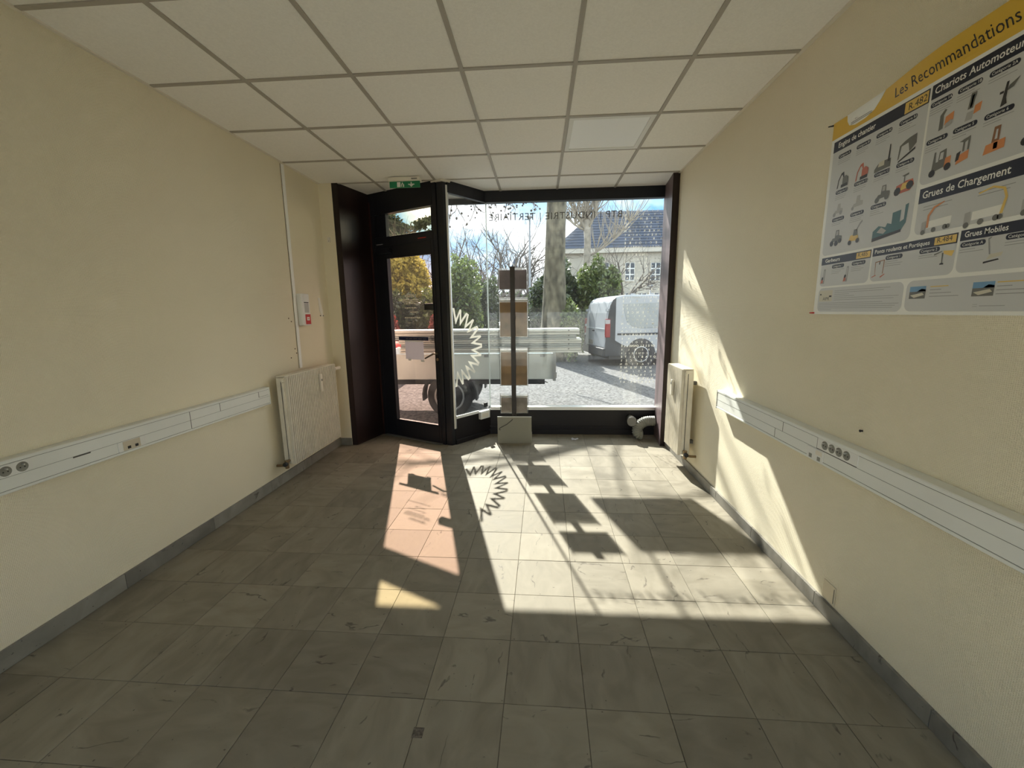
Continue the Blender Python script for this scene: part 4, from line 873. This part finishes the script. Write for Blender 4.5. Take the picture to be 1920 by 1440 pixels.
bare_tree('bare_tree', 'grey bare shrubby tree at the right edge of the door glass', (at(822,600,22).x, 22, GZ), 5.6, .16, 'twig', 23, spread=1.0, kids=(8,8,5), limbs=8, trunk_frac=.18)
# ---- shrubs
def leaves(mb, c, rad, n, size, rng, hollow=.45, lump=.25):
    c = np.array(c); N = n; g = np.random.default_rng(rng)
    d = g.normal(size=(N,3)); d /= np.linalg.norm(d, axis=1)[:,None]
    rr = (hollow+(1-hollow)*g.random(N)**.5)*(1+lump*np.sin(d[:,0]*5+rng)*np.sin(d[:,2]*6+d[:,1]*4))
    p = c+d*rr[:,None]*np.array(rad)
    u = g.normal(size=(N,3)); u /= np.linalg.norm(u, axis=1)[:,None]; w = np.cross(u, g.normal(size=(N,3))); w /= np.linalg.norm(w, axis=1)[:,None]
    s = size*(.6+.8*g.random(N))[:,None]
    V = np.stack([p-u*s, p+w*s*.45, p+u*s, p-w*s*.45], 1).reshape(-1,3); k = len(mb.v)
    V[:,2] = np.maximum(V[:,2], GZ+.01)
    mb.v += [tuple(x) for x in V.tolist()]; mb.f += [(k+4*i,k+4*i+1,k+4*i+2,k+4*i+3) for i in range(N)]; mb.m += [0]*N
def shrub(name, label, px0, px1, ptop, Y, mat, seed, n=4200, size=.075, depth=.8, group='evergreen shrubs along the car park', stem=True, zlow=None, lump=.28):
    a, b = at(px0, 600, Y).x, at(px1, 600, Y).x; zt = at((px0+px1)/2, ptop, Y).z; zb = GZ if zlow is None else zlow
    t = thing(name, ((a+b)/2, Y, GZ), label, 'shrub', group); mb = MB(); R = random.Random(seed)
    cx, rx, rz = (a+b)/2, (b-a)/2, (zt-zb)/2
    leaves(mb, (cx, Y, zb+rz), (rx*.95, depth, rz*.95), n, size, seed, lump=lump)
    for k in range(5): leaves(mb, (cx+R.uniform(-.6,.6)*rx, Y-R.uniform(.1,.5)*depth, zb+rz*R.uniform(.5,1.6)), (rx*.4, depth*.5, rz*.35), n//9, size, seed*7+k, hollow=.2)
    o = mb.build('foliage', mat, t); o['kind'] = 'stuff'
    sm = MB()
    for k in range(6):
        e = Vector((cx+R.uniform(-.6,.6)*rx, Y+R.uniform(-.4,.4)*depth, zb+rz*R.uniform(.8,1.5))); s = Vector((cx+R.uniform(-.15,.15), Y, GZ))
        sm.tube([s, s.lerp(e,.5)+Vector((R.uniform(-.1,.1),R.uniform(-.1,.1),.1)), e], [.05,.035,.012], 5)
    sm.build('stems', 'barkd', t)
    return t
shrub('laurel_shrub', 'light green laurel shrub behind the slanted glass panel', 838, 905, 478, 14, 'leafg', 1, 5200)
shrub('laurel_shrub', 'low green shrub above the road between glass joint and stand', 895, 938, 520, 16, 'leafd', 2, 3600)
shrub('laurel_shrub', 'dark green shrub at the left of the big plane trunk', 990, 1034, 520, 15.5, 'leafd', 3, 4600)
shrub('laurel_shrub', 'tall dark green shrub right behind the big plane trunk', 1030, 1085, 498, 15.0, 'leafd', 4, 6200)
shrub('laurel_shrub', 'bright green shrub left of the white van', 1078, 1162, 488, 14.6, 'leafg', 5, 8200)
shrub('laurel_shrub', 'low bright shrub at the foot of the big plane trunk', 1052, 1090, 560, 12.6, 'leafg', 6, 2200, .06, .45)
shrub('hedge_shrub', 'dark green hedge shrub seen low in the door glass', 728, 800, 548, 12.0, 'leafd', 7, 5600)
shrub('hedge_shrub', 'green hedge shrub at the right of the door glass', 788, 846, 535, 12.6, 'leafg', 8, 5000)
shrub('photinia_shrub', 'small reddish shrub at the left edge of the door glass', 715, 748, 588, 10.6, 'leafr', 9, 1500, .06, .4, 'reddish shrubs')
shrub('photinia_shrub', 'small reddish shrub at the right edge of the door glass', 806, 830, 582, 11.2, 'leafr', 10, 1300, .06, .35, 'reddish shrubs')
shrub('yellow_tree', 'yellow flowering tree in the upper door glass', 726, 808, 462, 14.5, 'leafy', 11, 7200, .075, .9, 'flowering trees', zlow=1.55)
shrub('yellow_tree', 'olive toned tree behind the yellow one', 700, 750, 470, 17, 'leafd', 12, 3800, .09, .9, 'flowering trees', zlow=1.0)
# dark line of bushes closing the car park
for i, (a, b, tp, Y, l) in enumerate(((640,760,560,40,'far dark hedge at the left beyond the car park'),(760,880,545,42,'far dark hedge behind the slanted glass'),(925,1010,548,44,'far dark hedge behind the display stand'),(1008,1100,520,34,'far dark hedge behind the plane trees'))):
    shrub('far_hedge', l, a, b, tp, Y, 'leafd', 30+i, 3200, .25, 1.6, 'far hedges', stem=False)
# cedar
cb_ = Vector((at(778,600,32).x, 32, GZ)); ce = thing('cedar_tree', cb_, 'tall dark cedar seen through the glass above the door', 'tree')
MB().tube([cb_, cb_+Vector((.1,0,4)), cb_+Vector((0,0,7.6))], [.4,.3,.22], 10).build('trunk', 'barkd', ce, smooth=True)
br = MB(); nd_ = MB(); rng = random.Random(33)
for k in range(22):
    a = rng.uniform(0, 6.283); z = 6.0+rng.uniform(0,2.4); L = rng.uniform(1.2,3.0); s = cb_+Vector((0,0,z-.6)); e = s+Vector((math.cos(a)*L, math.sin(a)*L*.6, rng.uniform(.5,1.6)))
    br.tube([s, s.lerp(e,.5)+Vector((0,0,.05)), e], [.10,.07,.03], 5)
    for j in range(3): q = s.lerp(e, .55+.22*j); leaves(nd_, (q.x,q.y,q.z+.12), (.75,.5,.16), 130, .13, k*5+j+100, hollow=.0)
br.build('branches', 'barkd', ce); nd_.build('needles', 'needle', ce)['kind'] = 'stuff'

# ---- lamp posts
def lamp(label, px, ptop, Y, r, head):
    b = Vector((at(px,600,Y).x, Y, GZ)); z = at(px, ptop, Y).z
    t = thing('street_lamp', b, label, 'street lamp', 'street lamps')
    MB().tube([b, b+Vector((0,0,.8)), Vector((b.x,b.y,z))], [r*1.5, r, r*.7], 10).build('pole', 'steel', t, smooth=True)
    MB().lathe((b.x,b.y,z-.03), (0,0,1), [(0,head*.3),(.05,head),(.10,head*.9),(.14,head*.3)], 14).build('head', 'steel', t, smooth=True)
lamp('tall thin street lamp post right of the display stand', 994, 409, 17.2, .055, .12)
lamp('short street lamp with a flat head before the cream building', 1217, 537, 28, .06, .28)

# ---- cream building with slate roof
YBd = 38.0
xl, ze, zr = at(1046,600,YBd).x, at(1150,468,YBd).z, at(1180,393,YBd+4).z
bl = thing('building', (xl+10, YBd, GZ), 'long cream building with a blue slate roof on the right', 'building')
MB().box(xl, xl+24, YBd, YBd+9, GZ, ze).build('wall', 'cream', bl)
MB().box(xl-.4, xl+24.4, YBd-.45, YBd-.02, ze-.3, ze+.12).build('cornice', M('pale_stone', (.56,.52,.44), .9), bl)
rl = at(1112,600,YBd+4).x
MB().add([(xl-.5,YBd-.5,ze+.1),(xl+24.5,YBd-.5,ze+.1),(xl+24.5,YBd+9.5,ze+.1),(xl-.5,YBd+9.5,ze+.1),(rl,YBd+4.5,zr),(xl+24.5,YBd+4.5,zr)], [(0,1,5,4),(1,2,5),(2,3,4,5),(3,0,4),(0,3,2,1)]).build('roof', 'slate', bl)
rows = MB()
for k in range(1, 14):
    t0 = k/14; y = YBd-.5+5*t0; z = ze+.1+(zr-ze-.1)*t0; x0 = xl-.5+(rl-xl+.5)*t0; rows.obox((x0,y-.03,z+.01),(xl+24.4-x0,0,0),(0,.03,.0),(0,.0,.025))
rows.build('slate_course', 'slate', bl)
def bwin(px, p0, p1, wpx, muntin=True):
    c = at(px, (p0+p1)/2, YBd); z1, z0 = at(px, p0, YBd).z, at(px, p1, YBd).z; w = wpx/771*YBd/2
    f = MB().box(c.x-w, c.x+w, YBd-.10, YBd-.01, z0-.12, z0).box(c.x-w-.08, c.x-w, YBd-.06, YBd-.005, z0, z1).box(c.x+w, c.x+w+.08, YBd-.06, YBd-.005, z0, z1).box(c.x-w-.08, c.x+w+.08, YBd-.06, YBd-.005, z1, z1+.1)
    o = f.build('window', 'cream', bl)
    n = 2
    for i in range(n):
        for j in range(3 if muntin else 1):
            nz_ = 3 if muntin else 1; a = c.x-w+2*w*i/n; b_ = z0+(z1-z0)*j/nz_
            MB().box(a+.05, a+2*w/n-.05, YBd-.02, YBd-.012, b_+.05, b_+(z1-z0)/nz_-.05).build('pane', 'winglass', o)
    MB().box(c.x-w, c.x+w, YBd-.011, YBd-.006, z0, z1).build('sash', 'white', o)
for px in (1133, 1181, 1229, 1277): bwin(px, 492, 526, 17)
for px in (1181, 1203, 1226, 1250): bwin(px, 549, 566, 17, False)
MB().tube([(at(1240,600,YBd).x, YBd-.12, GZ),(at(1240,600,YBd).x, YBd-.12, ze)], .07, 8).build('downpipe', 'steel', bl)
# small gabled tower far left of it
YT = 60; tb = at(966,600,YT)
tw_ = thing('tower', (tb.x, YT, GZ), 'far small pointed stone tower above the display stand', 'building')
zt1, zt2 = at(966,515,YT).z, at(966,484,YT).z
MB().box(tb.x-.7, tb.x+.7, YT-.7, YT+.7, GZ, zt1).build('shaft', 'barkp', tw_)
MB().add([(tb.x-.8,YT-.8,zt1),(tb.x+.8,YT-.8,zt1),(tb.x+.8,YT+.8,zt1),(tb.x-.8,YT+.8,zt1),(tb.x,YT,zt2)], [(0,1,4),(1,2,4),(2,3,4),(3,0,4),(0,3,2,1)]).build('spire', 'slate', tw_)

# ---- wheel helper
def wheel(par, c, r, w, ax, spokes=0):
    c, ax = Vector(c), Vector(ax)
    t = MB().lathe(c-ax*w/2, ax, [(0,r*.66),(.01,r*.80),(w*.12,r*.97),(w*.3,r),(w*.7,r),(w*.88,r*.97),(w-.01,r*.80),(w,r*.66)], 32).build('tyre', 'tyre', par, smooth=True, auto=True)
    MB().lathe(c+ax*(w/2-.03), ax, [(0,r*.64),(.034,r*.66),(.038,r*.60),(.012,r*.54),(.006,r*.30),(.022,r*.22),(.03,r*.16)], 28).build('rim', 'rim', t, smooth=True, auto=True)
    hol = MB(); a0 = ax.orthogonal().normalized(); b0 = ax.cross(a0)
    for k in range(8): a = 6.283*k/8; hol.lathe(c+ax*(w/2-.026)+(a0*math.cos(a)+b0*math.sin(a))*r*.42, ax, [(0,r*.06),(.010,r*.06)], 8)
    hol.build('rim_hole', 'tyre', t)
    return t
# ---- trailer parked along the shopfront
YTn, YTf = 5.70, 6.88
xr_ = at(1042, 690, YTn).x; xl_ = -2.42; zbt, zbb = at(1000, 663, YTn).z, at(1000, 711, YTn).z
tr_ = thing('trailer', ((xl_+xr_)/2, 6.3, GZ), 'pale grey box trailer parked right outside the shopfront', 'trailer')
MB().box(xl_, xr_, YTn, YTn+.03, zbb, zbt).build('side_panel', 'trailer', tr_, bevel=.004)
MB().box(xl_, xr_, YTf-.03, YTf, zbb, zbt).build('side_panel', 'trailer', tr_, bevel=.004)
MB().box(xr_-.03, xr_, YTn+.03, YTf-.03, zbb, zbt).build('tailgate', 'trailer', tr_, bevel=.004)
MB().box(xl_, xl_+.03, YTn+.03, YTf-.03, zbb, zbt).build('front_panel', 'trailer', tr_, bevel=.004)
MB().box(xl_+.03, xr_-.03, YTn+.03, YTf-.03, zbb, zbb+.03).build('floor_board', 'trailer', tr_)
for xx in (xl_+.02, xr_-.02):
    for yy in (YTn-.012, YTf+.012): MB().box(xx-.022, xx+.022, yy-.014, yy+.014, zbb-.02, zbt+.01).build('corner_post', 'steel', tr_, bevel=.003)
for px in (912, 1017): q = at(px, 668, YTn); MB().box(q.x-.03, q.x+.03, YTn-.012, YTn-.001, zbt-.045, zbt-.01).build('latch', 'steel', tr_, bevel=.002)
q = at(1041, 702, YTn); MB().box(q.x-.015, q.x+.02, YTn-.03, YTn-.015, zbb+.02, zbb+.10).build('latch', 'steel', tr_, bevel=.002)
MB().box(xl_+.1, xr_-.15, YTn+.12, YTn+.18, zbb-.09, zbb-.001).box(xl_+.1, xr_-.15, YTf-.18, YTf-.12, zbb-.09, zbb-.001).box(-1.42,-1.22,YTn+.18,YTf-.18,zbb-.09,zbb-.03).build('chassis', 'vanb', tr_)
MB().tube([(xl_+.12,6.29,zbb-.05),(xl_-1.2,6.29,zbb-.05)], .045, 8).build('drawbar', 'steel', tr_)
xw = at(849, 740, YTn).x
for yy, ax in ((YTn-.0, (0,-1,0)), (YTf+.0, (0,1,0))):
    wheel(tr_, (xw-.05, yy+(.085 if ax[1] < 0 else -.085), GZ+.33), .33, .165, ax)
for yy0 in (YTn-.0, YTf-.2):
    mg = [(xw-.05+.40*math.cos(a), GZ+.33+.40*math.sin(a)) for a in np.linspace(-.15, 3.3, 15)] ; mi_ = [(xw-.05+.375*math.cos(a), GZ+.33+.375*math.sin(a)) for a in np.linspace(3.3, -.15, 15)]
    mm_ = MB(); n_ = len(mg)
    for i in range(n_-1):
        if mg[i][1] < zbb-.001 and mg[i+1][1] < zbb-.001: mm_.prism([(mg[i][0],yy0+.01,mg[i][1]),(mg[i+1][0],yy0+.01,mg[i+1][1]),(mi_[n_-2-i][0],yy0+.01,mi_[n_-2-i][1]),(mi_[n_-1-i][0],yy0+.01,mi_[n_-1-i][1])], (0,.18,0))
    mm_.build('mudguard', 'vanb', tr_)
cbx = at(1022, 716, YTn).x
cc = []
for i in range(18): cc.append((cbx-.10+.008*i, YTn+.05, zbb-.035-.022*abs(math.sin(i*.7))))
MB().tube(cc, .006, 6).build('safety_chain', 'dark', tr_)
# aluminium boards stacked on the trailer
zp = zbt+.012; tops = [at(1088, y, YTn).z for y in (661, 651, 643, 635, 627, 616)]
ends = [(750,1089),(752,1089),(748,1090),(600,1080),(600,1086)]
names = ['lowest','second lowest','middle','second from top','topmost']
for i in range(5):
    z0 = zbt+.012 if i == 0 else tops[i]; z1 = tops[i+1]
    xa, xb_ = at(ends[i][0], 640, YTn).x, at(ends[i][1], 640, YTn).x
    t = thing('aluminium_board', ((xa+xb_)/2, 5.87, z0), names[i]+' aluminium board of the stack on the trailer', 'board', 'aluminium boards on the trailer')
    p = [(YTn-.015,z0+.002),(YTn-.02,z0+.008),(YTn-.02,z0+(z1-z0)*.32),(YTn+.004,z0+(z1-z0)*.40),(YTn+.004,z0+(z1-z0)*.50),(YTn-.02,z0+(z1-z0)*.56),(YTn-.02,z1-.016),(YTn-.004,z1-.010),(YTn-.004,z1-.001),(YTn+.36,z1-.001),(YTn+.36,z0+.002)]
    MB().prism([(xa,y,z) for y, z in p], (xb_-xa,0,0)).build('profile', 'plank2' if i in (1, 3) else 'plank', t)
    q = at(905+5*i, 640, YTn).x
    MB().box(q, q+.30-.03*i, YTn-.0215, YTn-.0203, z0+(z1-z0)*.62, z1-.018).build('sticker', 'white', t)
    mk = MB()
    for k in range(4): mk.box(q+.02+.06*k, q+.055+.06*k, YTn-.0222, YTn-.0217, z0+(z1-z0)*.68, z1-.022)
    mk.build('sticker_print', 'dark', t)
    MB().lathe((at(1066,650,YTn).x, YTn-.0205, (z0+z1)/2+.018), (0,-1,0), [(0,.009),(.002,.009)], 8).build('rivet_hole', 'dark', t)
    MB().box(xb_, xb_+.004, YTn-.02, YTn+.36, z0+.004, z1-.003).build('end_plate', 'steel', t)

# ---- white van
vb = at(1136, 684, 11.3); van = thing('delivery_van', (vb.x, 11.3, GZ), 'white delivery van parked on the right seen from its rear corner', 'van', rz=math.radians(11))
pf = [(.02,.34),(-.02,.62),(.0,1.0),(.05,1.5),(.12,1.76),(.24,1.88),(.5,1.93),(3.2,1.93),(3.55,1.82),(4.25,1.2),(4.85,1.02),(5.02,.8),(5.02,.34)]
MB().prism([(x,0,z) for x, z in pf], (0,1.9,0)).build('body', 'vanw', van, bevel=.05)
MB().box(.10,4.9,.05,1.85,.2,.36).build('underbody', 'vanb', van)
MB().prism([(x,-.006,z) for x, z in ((-.03,.30),(-.03,.64),(.0,1.02),(.035,1.36),(.09,1.66),(.16,1.80),(.24,1.86),(.24,.72),(.44,.60),(.86,.44),(.86,.30))], (0,.03,0)).build('rear_corner_trim', 'vanb', van)
MB().prism([(x,1.876,z) for x, z in ((-.03,.30),(-.03,.64),(.0,1.02),(.035,1.36),(.09,1.66),(.16,1.80),(.22,1.84),(.22,.3))], (0,.03,0)).build('rear_corner_trim', 'vanb', van)
MB().box(-.09,.05,.02,1.88,.28,.50).build('bumper', 'vanb', van, bevel=.02)
for k in (0,1):
    y0, y1 = (.12,.945) if k == 0 else (.955,1.78)
    dr_ = MB().add([(x-.012,y,z) for y in (y0,y1) for x, z in ((-.015,.52),(.0,1.0),(.045,1.45),(.115,1.74))]+[(x+.03,y,z) for y in (y0,y1) for x, z in ((-.015,.52),(.0,1.0),(.045,1.45),(.115,1.74))], [(0,1,5,4),(1,2,6,5),(2,3,7,6),(8,12,13,9),(9,13,14,10),(10,14,15,11),(0,8,9,1),(1,9,10,2),(2,10,11,3),(4,5,13,12),(5,6,14,13),(6,7,15,14),(0,4,12,8),(3,11,15,7)]).build('rear_door', 'vanw', van, bevel=.01)
    MB().box(-.022,.02,y0+.06,y1-.06,1.02,1.03).build('door_crease', 'trailer', dr_)
    for zz in (.78,1.05,1.5): 
        hy = y0-.09 if k == 0 else y1+.02; MB().box(-.035+.05*max(0,(zz-1)),.06,hy,hy+.08,zz,zz+.07).build('hinge', 'vanw', dr_, bevel=.006)
MB().box(-.045,-.005,.98,1.10,.93,.98).build('door_handle', 'vanb', van, bevel=.004)
MB().box(-.038,-.012,1.05,1.45,.56,.68).build('number_plate', 'socketgrey', van)
for yy in (-.012, 1.83): MB().box(-.035,.10,yy,yy+.08,.80,1.30).build('tail_lamp', 'red2', van, bevel=.015)
MB().box(-.038,.09,-.014,.066,1.16,1.28).build('reversing_lamp', 'pale_lens', van, bevel=.01)
MB().box(.30,4.3,-.012,.0,.86,.91).build('rub_strip', 'vanb', van, bevel=.004)
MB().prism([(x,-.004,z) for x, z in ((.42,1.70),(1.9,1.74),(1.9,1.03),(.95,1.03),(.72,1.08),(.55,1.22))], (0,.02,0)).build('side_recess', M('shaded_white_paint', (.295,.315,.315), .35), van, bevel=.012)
MB().box(1.98,1.995,-.004,.01,.45,1.86).build('sliding_door_gap', 'vanb', van)
MB().prism([(x,-.004,z) for x, z in ((2.05,1.70),(3.3,1.70),(3.3,1.03),(2.05,1.03))], (0,.02,0)).build('side_recess', bpy.data.materials['shaded_white_paint'], van, bevel=.012)
MB().prism([(x,-.006,z) for x, z in ((3.42,1.62),(3.72,1.58),(4.12,1.2),(4.12,1.1),(3.42,1.1))], (0,.02,0)).build('cab_window', 'winglass', van)
MB().add([(3.5,.2,1.845),(3.5,1.7,1.845),(4.24,1.75,1.222),(4.24,.15,1.222)], [(0,1,2,3)]).build('windscreen', 'winglass', van)
for k in range(5): MB().box(.7+.55*k, .82+.55*k, .12, .16, 1.93, 1.97).build('roof_stud', 'vanw', van, bevel=.005)
for xx in (.98, 4.1):
    ar = MB(); ar.lathe((xx,.012,.34), (0,-1,0), [(0,.42),(.016,.42),(.018,.40)], 28); ar.build('wheel_arch', 'vanb', van, smooth=True, auto=True)
    wheel(van, (xx,.07,.33), .33, .21, (0,-1,0)); wheel(van, (xx,1.83,.33), .33, .21, (0,1,0))
# ---- parked cars
def car(label, loc, rz, mat):
    t = thing('parked_car', loc, label, 'car', 'parked cars', rz=rz)
    pr_ = [(0,.3),(0,.7),(.25,.85),(.6,.92),(1.1,1.36),(2.4,1.40),(3.1,.95),(3.9,.82),(4.1,.6),(4.1,.3)]
    MB().prism([(x-2,-.85,z) for x, z in pr_], (0,1.7,0)).build('body', mat, t, bevel=.06)
    for s in (-.865, .845): MB().prism([(x-2,s,z) for x, z in ((.85,.96),(1.2,1.29),(2.3,1.32),(2.85,.98))], (0,.02,0)).build('side_window', 'winglass', t)
    MB().add([(-1.36,-.7,.98),(-1.36,.7,.98),(-.93,.65,1.34),(-.93,-.65,1.34)], [(0,1,2,3)]).build('rear_window', 'winglass', t)
    MB().add([(1.06,-.7,.985),(1.06,.7,.985),(.45,.65,1.385),(.45,-.65,1.385)], [(0,1,2,3)]).build('windscreen', 'winglass', t)
    for s in (-.86,.66): MB().box(-2.02,-1.95,s,s+.2,.62,.76).build('tail_lamp', 'red2', t)
    for x in (-1.25, 1.35):
        for s, ax in ((-.80,(0,-1,0)),(.80,(0,1,0))): wheel(t, (x,s,.31), .31, .18, ax)
p = at(962, 620, 27); car('far silver car parked behind the display stand', (p.x, 27, GZ), math.radians(70), M('silver_paint', (.40,.42,.45), .3, metal=.4))
p = at(905, 620, 38); car('far white car parked beyond the slanted glass', (p.x, 38, GZ), math.radians(80), 'vanw')
p = at(712, 650, 9.0); car('red car parked at the far left of the door glass', (p.x-1.6, 9.0, GZ), math.radians(4), M('red_paint', (.32,.03,.03), .3))

# ---- unseen board added high outside to cast the rectangular shadow on the floor
kx = lambda z: None
Yh = 6.5; dyh = Yh-2.977; zb0 = dyh/1.155; zb1 = (Yh-2.285)/1.155
x0 = .388-.337*zb0; x1 = 1.151-.337*zb0
hb_ = thing('shadow_board', ((x0+x1)/2, Yh, zb0), 'unseen board added outside to cast the rectangular floor shadow', 'shadow caster')
MB().box(x0, x1, Yh-.02, Yh+.02, zb0, zb1).build('board', 'white', hb_, bevel=.003)
for xx in (x0+.06, x1-.06): MB().tube([(xx,4.925,zb1+.25),(xx,Yh,zb1-.005)], .010, 8).build('bracket_rod', 'steel', hb_)
MB().box(x0, x1, Yh-.024, Yh-.021, zb1-.03, zb1).build('board_edge', 'steel', hb_)
